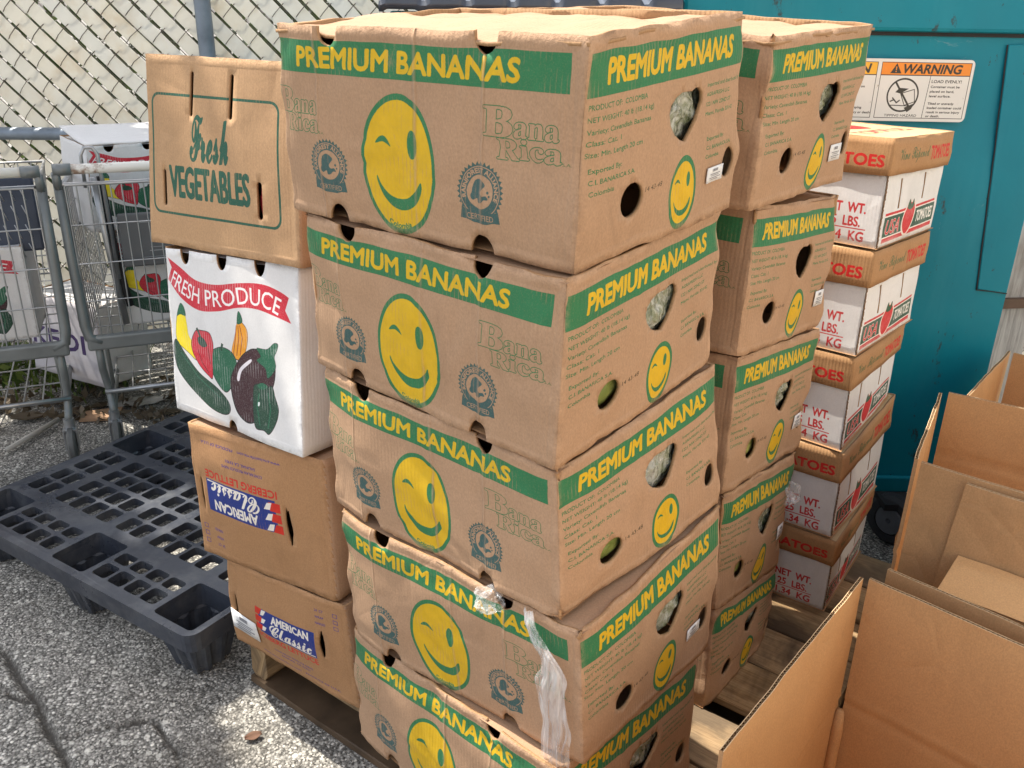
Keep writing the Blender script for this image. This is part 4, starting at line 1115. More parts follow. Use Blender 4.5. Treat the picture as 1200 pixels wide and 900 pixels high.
# ------------------------------------------------------------------ open cardboard boxes
m_open = mat_card('open box board', (.56, .335, .160), None, flutes=.02, stain=.3)
m_open_o = mat_card('open box board outside', (.47, .28, .14), None, flutes=.03, stain=.35)
m_flute = mat_card('flute paper', (.66, .47, .28), None, flutes=0, stain=0)
def board(name, bl, br, tr, tl, parent, seed, th=.0062, nu=24, nv=64, wave=.005, creases=(), mats=None):
    """corrugated sheet: two liners with a zigzag medium between, seen along its top edge. The board's thickness goes to the far side of (right x up)."""
    bl, br, tr, tl = [np.asarray(p, float) for p in (bl, br, tr, tl)]
    nrm = np.cross(br - bl, tl - bl); nrm /= np.linalg.norm(nrm)
    Lw = np.linalg.norm(tr - tl); Hh = np.linalg.norm(tl - bl)
    def pt(q, t, e):
        p = (bl + (br - bl) * q) * (1 - t) + (tl + (tr - tl) * q) * t
        w = wave * (nz(q * 3, t * 2, seed) + .35 * nz(q * 9, t * 6, seed + 3)) * min(1, 6 * min(q, 1 - q) + .25)
        for (tc, dpt, wd) in creases: w -= dpt * math.exp(-((t - tc - .006 * nz(q * 5, 1, seed)) / wd) ** 2)
        return p + nrm * (e + w)
    V, F, U, MI = [], [], [], []
    for s_, e in enumerate((0.0, -th)):
        b = len(V)
        for j in range(nv + 1):
            for i in range(nu + 1): V.append(pt(i / nu, j / nv, e)); U.append((i / nu * Lw, j / nv * Hh))
        for j in range(nv):
            for i in range(nu):
                a = b + j * (nu + 1) + i; f = (a, a + 1, a + nu + 2, a + nu + 1); F.append(f if s_ == 0 else f[::-1]); MI.append(s_)
    k = int(Lw / .0037)
    b = len(V)
    for i in range(k + 1):
        e = -th * (.08 if i % 2 else .92)
        for t in (.97, .9995): V.append(pt(i / k, t, e)); U.append((i * .002, t))
    for i in range(k): a = b + 2 * i; F.append((a, a + 2, a + 3, a + 1)); MI.append(2)
    for e0, e1 in ((.0, -.0011), (-th + .0011, -th)):     # cut edges of the two liners
        b = len(V)
        for i in range(nu + 1):
            for e in (e0, e1): V.append(pt(i / nu, 1.0, e)); U.append((i * .01, 1))
        for i in range(nu): a = b + 2 * i; F.append((a, a + 2, a + 3, a + 1)); MI.append(2)
    b = len(V)   # closed short ends
    for q in (0, 1):
        for j in range(nv + 1):
            for e in (0, -th): V.append(pt(q, j / nv, e)); U.append((e, j / nv * Hh))
    for q in (0, 1):
        for j in range(nv): a = b + q * 2 * (nv + 1) + 2 * j; F.append((a, a + 1, a + 3, a + 2)); MI.append(1)
    return mesh_obj(name, V, F, list(mats or (m_open, m_open_o)) + [m_flute], parent, MI, U, True)
UP = np.array([0, 0, 1.0])
def quad(a, b, zb, zt, lean=(0, 0)):
    a = np.array(a, float); b = np.array(b, float); l = np.array([lean[0], lean[1], 0])
    return [np.array([*a, zb]), np.array([*b, zb]), np.array([*b, zt]) + l, np.array([*a, zt]) + l]
def open_box_front():
    rt = root('open_cardboard_box', (.58, .86, 0), 'big empty brown box in front, flaps standing up, right of the wooden pallet', 'cardboard box', 'empty open cardboard boxes')
    A, B = np.array([.279, .863]), np.array([.603, 1.258]); C = B + np.array([.715, -.699]) * .50; D = A + np.array([.715, -.699]) * .50
    g = .006; dr = (B - A) / np.linalg.norm(B - A); dn = (C - B) / np.linalg.norm(C - B)
    zc = .285
    cr = [(.525, .0032, .010), (.545, -.0016, .010), (.20, .0025, .014)]
    # inner faces look into the box: left wall seen from the right
    board('left_wall', *quad(A + dr * g, B - dr * .001, .006, .56, (-.002, .002)), rt, 1.0, creases=cr)
    board('back_wall', *quad(B + dn * .007, C - dn * g, .006, .56, (.001, .004)), rt, 2.0, creases=cr)
    board('right_wall', *quad(C - dr * g, D + dr * g, .006, .56, (.01, 0)), rt, 3.0)
    board('front_wall', *quad(D - dn * g, A + dn * .012, .006, .556, (-.003, -.008)), rt, 4.0)
    board('bottom', np.array([*A, .012]), np.array([*D, .012]), np.array([*C, .012]), np.array([*B, .012]), rt, 5.0, creases=[(.5, .004, .01)])
    # rounded inside corner below the flap slit
    mb = MB(); P = [np.array([*(B + dr * -.010 + dn * .006), z]) for z in np.linspace(.01, zc, 8)]
    mb.tube(P, [.011] * 7 + [.007], 10); mb.build('corner_fold', m_open, rt, True)
    # second sheet of the back, a few centimetres behind
    b0 = B + dr * .052 + dn * .02
    board('outer_back_flap', *quad(b0, b0 + dn * .47, .25, .556, (.004, .008)), rt, 6.0, mats=(m_open_o, m_open))
open_box_front()
def open_box_near():
    rt = root('open_cardboard_box', (.2, .6, 0), 'empty brown box at the bottom edge, only its far corner in view', 'cardboard box', 'empty open cardboard boxes')
    B = np.array([.258, .862]); dr = np.array([.634, .773]); dn = np.array([.715, -.699]); A = B - dr * .40; C = B + dn * .45 ; D = A + dn * .45
    B2 = B + dn * .006
    board('left_wall', *quad(A, B - dr * .008, .006, .53, (-.010, .0)), rt, 11.0)
    board('back_wall', *quad(B + dn * .014, C, .006, .53, (.0, .0)), rt, 12.0)
    board('right_wall', *quad(C - dr * .01, D, .006, .53), rt, 13.0)
    board('front_wall', *quad(D - dn * .01, A + dn * .01, .006, .53), rt, 14.0)
    board('bottom', np.array([*A, .012]), np.array([*D, .012]), np.array([*C, .012]), np.array([*B, .012]), rt, 15.0)
open_box_near()
def open_box_mid():
    rt = root('open_cardboard_box', (1.0, 1.5, 0), 'empty brown box behind the big front one, torn seam across its back flap', 'cardboard box', 'empty open cardboard boxes')
    A = np.array([.734, 1.425]); B = np.array([.920, 1.746]); dr = (B - A) / np.linalg.norm(B - A); dn = np.array([.74, -.56]); dn /= np.linalg.norm(dn); dn2 = np.array([.84, -.54]); dn2 /= np.linalg.norm(dn2)
    C = B + dn2 * .5; D = A + np.array([.765, -.644]) * .5
    board('left_wall', *quad(A + dr * .004, B - dr * .010, .006, .70), rt, 21.0, creases=[(.72, .003, .012)])
    board('back_wall', *quad(B + dn2 * .012, C, .006, .70), rt, 22.0, creases=[(.80, .004, .006)])
    f0 = A - dr * .004
    nn = (D - A) / np.linalg.norm(D - A)
    board('front_wall', *quad(f0 + nn * .006, f0 + nn * .5, .006, .70), rt, 23.0, mats=(m_open_o, m_open))
    s0 = A - dr * .018 + nn * .085
    bl, br, tr, tl = quad(s0 - nn * .0, s0 + nn * .45, .35, .692); bl = bl - np.array([*(nn * .022), 0])
    board('front_flap', bl, br, tr, tl, rt, 24.0, mats=(m_open_o, m_open))
    board('right_wall', *quad(C, D, .006, .70), rt, 25.0)
    board('bottom', np.array([*A, .012]), np.array([*D, .012]), np.array([*C, .012]), np.array([*B, .012]), rt, 26.0)
    # flap folded down towards the front box
    p = A - dr * .022 + nn * .10; q = p + nn * .42
    board('folded_flap', np.array([*(p - dr * .085 - nn * .02), .525]), np.array([*(q - dr * .085), .525]), np.array([*q, .555]), np.array([*p, .555]), rt, 27.0)
open_box_mid()
def open_box_back():
    rt = root('open_cardboard_box', (1.5, 2.05, 0), 'empty brown box farthest back, beside the corner of the teal dumpster', 'cardboard box', 'empty open cardboard boxes')
    A = np.array([1.10, 1.962]); B = np.array([1.366, 2.284]); dr = (B - A) / np.linalg.norm(B - A); dn = np.array([.72, -.69]); dn /= np.linalg.norm(dn)
    C = B + dn * .45; D = A + dn * .45
    board('left_wall', *quad(A, B - dr * .01, .006, .60), rt, 31.0)
    board('back_wall', *quad(B + dn * .014 - dr * .05, C - dr * .05, .006, .61), rt, 32.0)
    board('right_wall', *quad(C, D, .006, .60), rt, 33.0)
    board('front_wall', *quad(D - dn * .01, A + dn * .01, .006, .60), rt, 34.0)
    board('bottom', np.array([*A, .012]), np.array([*D, .012]), np.array([*C, .012]), np.array([*B, .012]), rt, 35.0)
open_box_back()

# ------------------------------------------------------------------ dumpster
def teal_mat():
    M = Mat('scuffed teal paint', .46, .28)
    a = M.noise(1.6, 5, .6); v = M.noise(5, 5, .7, M.mapping((1, 1, .12)))
    c = M.ramp(a, [(.3, (.001, .175, .245)), (.7, (.002, .238, .318))])
    c = M.mix(M.ramp(v, [(.55, 0.0), (.8, .35)]), c, (.06, .30, .36))
    w = M.noise(7, 8, .75, M.mapping((1, 1, .45)), .3)
    c = M.mix(M.ramp(w, [(.605, 0.0), (.64, .8)]), c, (.045, .030, .022))
    s = M.noise(26, 6, .8, M.mapping((1.6, 1, .7)))
    c = M.mix(M.ramp(s, [(.645, 0.0), (.68, .9)]), c, (.035, .022, .016))
    sc = M.noise(11, 7, .8, M.mapping((.7, 1, .5), None, (0, .5, 0)), 1.0)
    c = M.mix(M.ramp(sc, [(.64, 0.0), (.72, .5)]), c, (.30, .42, .45))
    M.color(c); M.val(M.b.inputs['Roughness'], M.ramp(v, [(.3, .36), (.7, .6)]))
    M.bump(a, .2, .02); M.bump(M.noise(45, 4, .6), .12, .003); return M.m
m_teal = teal_mat()
m_dark = mat_plain('grime', (.03, .03, .032), .7, .3, .3)
def dumpster():
    Y = 2.32; x0, x1 = -.30, 1.335
    rt = root('dumpster', ((x0 + x1) / 2, Y + .55, 0), 'big teal steel dumpster with warning decal and black ribbed lid', 'dumpster')
    # front sheet as a fine grid with shallow dents
    V, F = [], []; nx, nz_ = 70, 56
    for j in range(nz_ + 1):
        for i in range(nx + 1):
            x = x0 + (x1 - x0) * i / nx; z = .145 + (1.398 - .145) * j / nz_
            e = .015 * nz(x * 2.2, z * 2.2, 4) + .004 * nz(x * 7, z * 7, 9)
            k = min(1, 8 * min(i / nx, 1 - i / nx), 8 * min(j / nz_, 1 - j / nz_)); V.append((x, Y + e * k, z))
    for j in range(nz_):
        for i in range(nx): a = j * (nx + 1) + i; F.append((a, a + 1, a + nx + 2, a + nx + 1))
    mesh_obj('front_panel', V, F, m_teal, rt, None, None, True)
    mb = MB()
    mb.box((x0, Y + .012, .145), (0, 1.1, 0), (.006, 0, 0), (0, 0, 1.25)); mb.box((x1 - .006, Y + .012, .145), (.006, 0, 0), (0, 1.1, 0), (0, 0, 1.25))
    mb.box((x0, Y + 1.1, .145), (x1 - x0, 0, 0), (0, .006, 0), (0, 0, 1.25)); mb.box((x0 + .007, Y + .013, .145), (x1 - x0 - .014, 0, 0), (0, 1.08, 0), (0, 0, .008))
    mb.build('body', m_teal, rt)
    mb = MB()    # rolled rim channel
    mb.box((.392, Y - .022, 1.403), (x1 - .382, 0, 0), (0, .08, 0), (0, 0, .125)); mb.build('rim', m_teal, rt, False, .010)
    mb = MB(); mb.box((x0 - .01, Y - .020, 1.403), (.40 - x0, 0, 0), (0, .07, 0), (0, 0, .026)); mb.build('rim', m_teal, rt, False, .006)
    mb = MB(); mb.box((x0, Y - .005, 1.394), (x1 - x0, 0, 0), (0, .006, 0), (0, 0, .009)); mb.build('rim_seam', m_dark, rt)
    mb = MB()    # corner post and bottom sill
    mb.box((x0 + .01, Y - .018, .14), (x1 - x0 - .02, 0, 0), (0, .016, 0), (0, 0, .05)); mb.build('sill', m_teal, rt, False, .005)
    # side door panel standing proud on the right
    mb = MB(); mb.hexa([(1.252, Y - .006, .762), (1.333, Y - .006, .752), (1.333, Y - .001, .752), (1.252, Y - .001, .762), (1.192, Y - .006, 1.378), (1.333, Y - .006, 1.386), (1.333, Y - .001, 1.386), (1.192, Y - .001, 1.378)])
    mb.build('patch_plate', m_teal, rt, False, .003)
    mb = MB(); mb.tube([(1.19 + .06 * q + .003 * nz(q * 9, 1, 1), Y - .004, 1.378 - .618 * q) for q in np.linspace(0, 1, 16)] + [(1.29, Y - .004, .757), (1.334, Y - .004, .751)], [.0016 + .0014 * abs(nz(i * .7, 2, 2)) for i in range(18)], 6); mb.build('weld_seam', m_dark, rt)
    # lid: black ribbed plastic lying over the front edge on the left
    m_lid = mat_plain('black lid plastic', (.045, .055, .075), .28, .7, .3, 9, 0, .2, 30)
    V, F = [], []; n = 150; xl0, xl1 = x0 - .03, .385
    for j, (y, z) in enumerate(((Y - .050, 1.424), (Y - .052, 1.436), (Y - .045, 1.444), (Y + .02, 1.456), (Y + .2, 1.50), (Y + .6, 1.60), (Y + 1.12, 1.72))):
        for i in range(n + 1):
            x = xl0 + (xl1 - xl0) * i / n; q = (x - xl0) / .105 % 1.0
            rib = max(0, min(1, (.5 - abs(q - .5)) / .12 - .6)) * (.018 if j >= 2 else .006)
            V.append((x, y, z + .004 + rib + .002 * nz(x * 6, y * 3, 2)))
    for j in range(6):
        for i in range(n): a = j * (n + 1) + i; F.append((a, a + 1, a + n + 2, a + n + 1))
    o = mesh_obj('lid', V, F, m_lid, rt, None, None, 35); md = o.modifiers.new('t', 'SOLIDIFY'); md.thickness = .006; md.offset = 1
    # decal
    im = art_warning(); M = Mat('warning decal print', .35, .4); t = M.n('ShaderNodeTexImage', image=im, extension='EXTEND', interpolation='Cubic'); M.L(M.tc.outputs['UV'], t.inputs[0])
    wr = M.ramp(M.noise(22, 6, .8), [(.66, 0.0), (.72, .8)])
    M.color(M.mix(wr, M.mix(M.math('MULTIPLY', M.noise(8, 4), .18), t.outputs[0], (.45, .40, .33)), (.30, .22, .15)))
    X0, X1, Z0, Z1, ye = .658, 1.116, 1.196, 1.342, Y - .016
    P = np.array(rrect(X0, Z0, X1, Z1, .012, 5)); V = [(x, ye, z) for x, z in P]; U = [((x - X0) / (X1 - X0), (z - Z0) / (Z1 - Z0)) for x, z in P]
    o = mesh_obj('warning_sign', V, [tuple(range(len(P)))], M.m, rt, None, U); md = o.modifiers.new('t', 'SOLIDIFY'); md.thickness = .0012; md.offset = -1
    m_tyre = mat_plain('dark rubber', (.035, .036, .040), .6, .4, .3, 12); m_hub = mat_plain('grey caster hub', (.16, .17, .19), .55, .4, .2, metal=.3)
    for cx, cy in ((1.125, 2.255), (.05, 2.5), (1.1, 3.25), (.05, 3.25)):
        mb = MB(); mb.disc((cx, cy, .078), (.8, .6, 0), .078, .045, 28, .045); w = mb.build('caster', m_tyre, rt, 40)
        mb = MB(); mb.disc((cx, cy, .078), (.8, .6, 0), .047, .05, 24, .008); mb.build('hub', m_hub, w, 40)
        mb = MB(); mb.box((cx - .045, cy - .03, .142 - .02), (.09, 0, 0), (0, .09, 0), (0, 0, .02)); mb.build('fork', m_dark, w)
dumpster()
# weathered board leaning past the dumpster corner
def post():
    rt = root('weathered_post', (1.56, 2.66, 0), 'grey weathered timber post behind the dumpster corner', 'post')
    M = Mat('silvered timber', .85, .2); g = M.noise(6, 6, .7, M.mapping((12, 12, .8)), .4); M.color(M.mix(M.ramp(M.noise(3, 4), [(.5, 0.0), (.66, .7)]), M.ramp(g, [(.3, (.20, .20, .20)), (.7, (.55, .55, .55))]), (.16, .12, .09))); M.bump(g, .5, .004)
    mb = MB(); mb.box((1.46, 2.60, 0), (.14, .02, 0), (-.02, .14, 0), (.03, .02, 1.30)); mb.build('timber', M.m, rt, False, .008)
    mb = MB(); mb.m = 0; mb.box((1.452, 2.590, .62), (.158, .022, 0), (-.022, .16, 0), (.001, 0, .03)); mb.build('strap', mat_plain('rusty strap', (.12, .08, .06), .8, .2, .3), rt)
post()

# ------------------------------------------------------------------ chain link fence with woven slats
m_wire = mat_plain('rusty wire', (.14, .115, .09), .6, .4, .45, 20, .35)
m_galv = mat_plain('galvanised pipe', (.22, .26, .31), .5, .5, .25, 10, .4, .15, 40)
M = Mat('pale fence slat', .5, .35)
_oi = M.n('ShaderNodeObjectInfo'); _st = M.noise(7, 5, .7)
_c = M.mix(M.ramp(_st, [(.5, 0.0), (.72, .5)]), (.90, .87, .79), (.74, .62, .45)); _c = M.mix(M.math('MULTIPLY', _oi.outputs['Random'], .5), _c, (.84, .85, .84))
M.color(_c)
_tr = M.n('ShaderNodeBsdfTranslucent'); M.L(_c, _tr.inputs[0]); _mx = M.n('ShaderNodeMixShader'); _mx.inputs[0].default_value = .5
M.L(M.b.outputs[0], _mx.inputs[1]); M.L(_tr.outputs[0], _mx.inputs[2]); M.L(_mx.outputs[0], M.nt.nodes['Material Output'].inputs[0]); m_slat = M.m
FY, FX0, FX1, FH = 3.72, -4.4, 3.2, 1.72
def fence():
    rt = root('chain_link_fence', (-1.2, FY, 0), 'chain link fence filled with pale diagonal privacy slats', 'fence')
    D = .094                                         # wire pitch along x; both families run at about 45 degrees
    slope = 1.02
    sway = lambda x, z: .030 * nz(x * 1.1, z * 1.3, 2) + .010 * nz(x * 4, z * 4, 5)
    warp = lambda x, z: (x + .022 * nz(x * 1.6, z * 1.9, 11) * (1 if x < -1.5 else .4), z + .030 * nz(x * 1.4, z * 1.6, 21) * (1 if x < -1.5 else .35))
    wires = MB()
    nA = int((FX1 - FX0 + FH / slope) / D)
    for k in range(nA + 1):
        xa = FX0 + k * D                             # falls to the right: x = xa - (FH-z)/slope ... start at the top
        P = []
        for q in np.linspace(0, 1, 15):
            z = .02 + (FH - .02) * (1 - q); x = xa - FH / slope + (FH - z) / slope
            if FX0 <= x <= FX1: xx, zz = warp(x, z); P.append((xx, FY - .007 + sway(x, z), zz))
        if len(P) > 1: wires.tube(P, .0018, 4, False)
    for k in range(nA + 1):
        xa = FX0 + k * D; P = []
        nseg = int(FH / slope / D * 2 * 2)
        for q in range(nseg + 1):
            z = .02 + (FH - .02) * q / nseg; x = xa - FH / slope + z / slope
            if FX0 <= x <= FX1:
                ph = ((2 * x) / D)
                xx, zz = warp(x, z); P.append((xx, FY + sway(x, z) + (-.009 if int(math.floor(((x + z / slope) - FX0) / D + k)) % 2 else .007), zz))
        if len(P) > 1: wires.tube(P, .0018, 4, False)
    o = wires.build('wire_mesh', m_wire, rt); o['kind'] = 'stuff'
    # slats threaded between the falling wires
    for k in range(nA):
        xa = FX0 + (k + .5) * D
        w = D * .707 * .5 * (.86 + .10 * nz(k * .37, 1, 3)); off = .006 * nz(k * 1.7, 4, 4); V = []; F = []; n = 16
        gapk = -.007 * max(0, nz(k * .21, 8, 8))
        for i in range(n + 1):
            z = .05 + (FH - .07) * (1 - i / n); x = xa - FH / slope + (FH - z) / slope
            for s in (-1, 1):
                ww = (w + gapk) * s + off + .004 * nz(k * 2.3, i * .35, 6)
                X, Z = x + ww * .707, z + ww * .707
                X, Z = warp(X, Z)
                V.append((X, FY + sway(x, z) + .0015 * nz(k, i * .8, 3), Z))
        keep = [i for i in range(n + 1) if FX0 - .1 < V[2 * i][0] < FX1 + .1]
        if len(keep) < 3: continue
        a0, a1 = keep[0], keep[-1]
        V = V[2 * a0:2 * a1 + 2]; m = a1 - a0
        F = [(2 * i, 2 * i + 2, 2 * i + 3, 2 * i + 1) for i in range(m)]
        o = mesh_obj('slat', V, F, m_slat, rt); md = o.modifiers.new('t', 'SOLIDIFY'); md.thickness = .0016; md.offset = 0
    for x in (-3.6, -1.212, 1.55):
        mb = MB(); mb.tube([(x, FY - .050, 0), (x + .006, FY - .050, FH + .08)], .031, 16); p = mb.build('post', m_galv, rt, 40)
    mb = MB(); mb.tube([(FX0, FY - .075, .925), (-1.25, FY - .075, .955)], .025, 14); mb.build('rail', m_galv, rt, 40)
    mb = MB(); mb.tube([(FX0, FY, FH + .03), (FX1, FY, FH + .03)], .022, 12); mb.build('top_rail', m_galv, rt, 40)
fence()

# ------------------------------------------------------------------ planting beyond the fence, and weeds along it
def leaf_mat(name, c0, c1):
    M = Mat(name, .5, .35); oi = M.n('ShaderNodeNewGeometry')
    c = M.ramp(oi.outputs['Random Per Island'], [(0, c0), (1, c1)]); M.color(c)
    t = M.n('ShaderNodeBsdfTranslucent'); M.L(c, t.inputs[0]); x = M.n('ShaderNodeMixShader'); x.inputs[0].default_value = .3
    M.L(M.b.outputs[0], x.inputs[1]); M.L(t.outputs[0], x.inputs[2]); M.L(x.outputs[0], M.nt.nodes['Material Output'].inputs[0]); return M.m
m_leaf = leaf_mat('hedge leaves', (.020, .045, .012), (.075, .12, .025))
m_tleaf = leaf_mat('tree leaves', (.025, .055, .015), (.08, .14, .03))
m_weed = leaf_mat('weed leaves', (.04, .08, .018), (.15, .20, .04))
m_bark = mat_plain('bark', (.12, .085, .06), .9, .2, .35, 12, 0, .5, 25)
def leaves(C, sz, flat=.0):
    V, F = [], []
    n = len(C); a = rng.normal(size=(n, 3)); a /= np.linalg.norm(a, axis=1)[:, None]; b = rng.normal(size=(n, 3)); b -= (b * a).sum(1)[:, None] * a; b /= np.linalg.norm(b, axis=1)[:, None]
    s = sz * rng.uniform(.6, 1.4, n)
    for i in range(n):
        c = C[i]; k = 4 * i
        V += [c - a[i] * s[i], c + b[i] * s[i] * .45 + a[i] * s[i] * .1, c + a[i] * s[i], c - b[i] * s[i] * .45 + a[i] * s[i] * .1]; F.append((k, k + 1, k + 2, k + 3))
    return V, F
def hedge():
    n = 11000; C = np.column_stack([rng.uniform(-5, 3.6, n), 4.25 + np.abs(rng.normal(0, .18, n)), rng.uniform(0, 1.0, n) ** .8 * 1.62])
    V, F = leaves(C, .055); o = mesh_obj('hedge', V, F, m_leaf)
    tag(o, 'dark green hedge growing close behind the slatted fence', 'hedge', None, 'stuff')
hedge()
def tree():
    rt = root('shade_tree', (-3.7, 4.9, 0), 'leafy tree beyond the fence shading the asphalt', 'tree')
    mb = MB(); mb.tube([(-3.7, 4.9, 0), (-3.65, 4.8, 1.2), (-3.5, 4.5, 2.3), (-3.3, 4.2, 3.1)], [.14, .12, .10, .08], 10)
    for e in ((-2.95, 3.7, 3.9), (-2.4, 2.5, 3.75), (-3.4, 3.4, 4.3), (-3.9, 4.2, 4.2), (-2.9, 2.4, 3.9)): mb.tube([(-3.35, 4.28, 2.95), ((-3.35 + e[0]) / 2, (4.28 + e[1]) / 2, e[2] - .35), e], [.07, .045, .015], 7)
    mb.build('trunk', m_bark, rt, True)
    C = []
    for k in range(150):
        c = np.array([-2.75, 2.95, 3.9]) + rng.normal(size=3) * [.62, .72, .28]
        c = np.array([-2.78, 2.90, 3.9]) + np.clip(c - [-2.75, 2.95, 3.9], [-1.05, -1.35, -.5], [.50, 1.1, .5])
        C.append(c + rng.normal(size=(85, 3)) * .13)
    C = np.vstack(C)
    G = C[:, :2] - np.array([SUN_DIR.x, SUN_DIR.y]) / SUN_DIR.z * C[:, 2:3]
    for gx, gy, ra, rb, an in ((-.43, 1.42, .22, .10, -.62), (-.93, 2.12, .20, .045, .35), (-.83, 1.98, .12, .03, .5), (-1.38, 2.98, .10, .03, 1.2), (-1.5, 3.1, .1, .04, .4), (-1.2, 2.85, .06, .03, .9)):  # openings cut in the crown so sun reaches chosen ground patches
        d = G - [gx, gy]; l = d[:, 0] * cos(an) + d[:, 1] * sin(an); w = -d[:, 0] * sin(an) + d[:, 1] * cos(an)
        keep = (l / (ra + .05)) ** 2 + (w / (rb + .05)) ** 2 > 1; C, G = C[keep], G[keep]
    V, F = leaves(C, .075); o = mesh_obj('crown', V, F, m_tleaf, rt)
tree()
def weeds():
    V, F = [], []
    for k in range(900):
        x = rng.uniform(-3.2, -1.55); y = FY - .30 + rng.normal() * .14; h = rng.uniform(.04, .16); a = rng.uniform(0, 2 * pi); l = rng.uniform(.02, .08)
        w = rng.uniform(.003, .007); b = len(V); dx, dy = cos(a), sin(a)
        for t in (0, .4, .75, 1): q = w * (1 - t * .9); V += [(x + dx * l * t * t - dy * q, y + dy * l * t * t + dx * q, h * t), (x + dx * l * t * t + dy * q, y + dy * l * t * t - dx * q, h * t)]
        for t in range(3): F.append((b + 2 * t, b + 2 * t + 1, b + 2 * t + 3, b + 2 * t + 2))
    n = 1100; C = np.column_stack([rng.uniform(-3.2, -1.6, n), FY - .30 + rng.normal(0, .13, n), rng.uniform(.01, .12, n)]); V2, F2 = leaves(C, .022); b = len(V); V += V2; F += [tuple(i + b for i in f) for f in F2]
    tag(mesh_obj('weeds', V, F, m_weed), 'green weeds growing along the foot of the fence', 'weeds', None, 'stuff')
weeds()

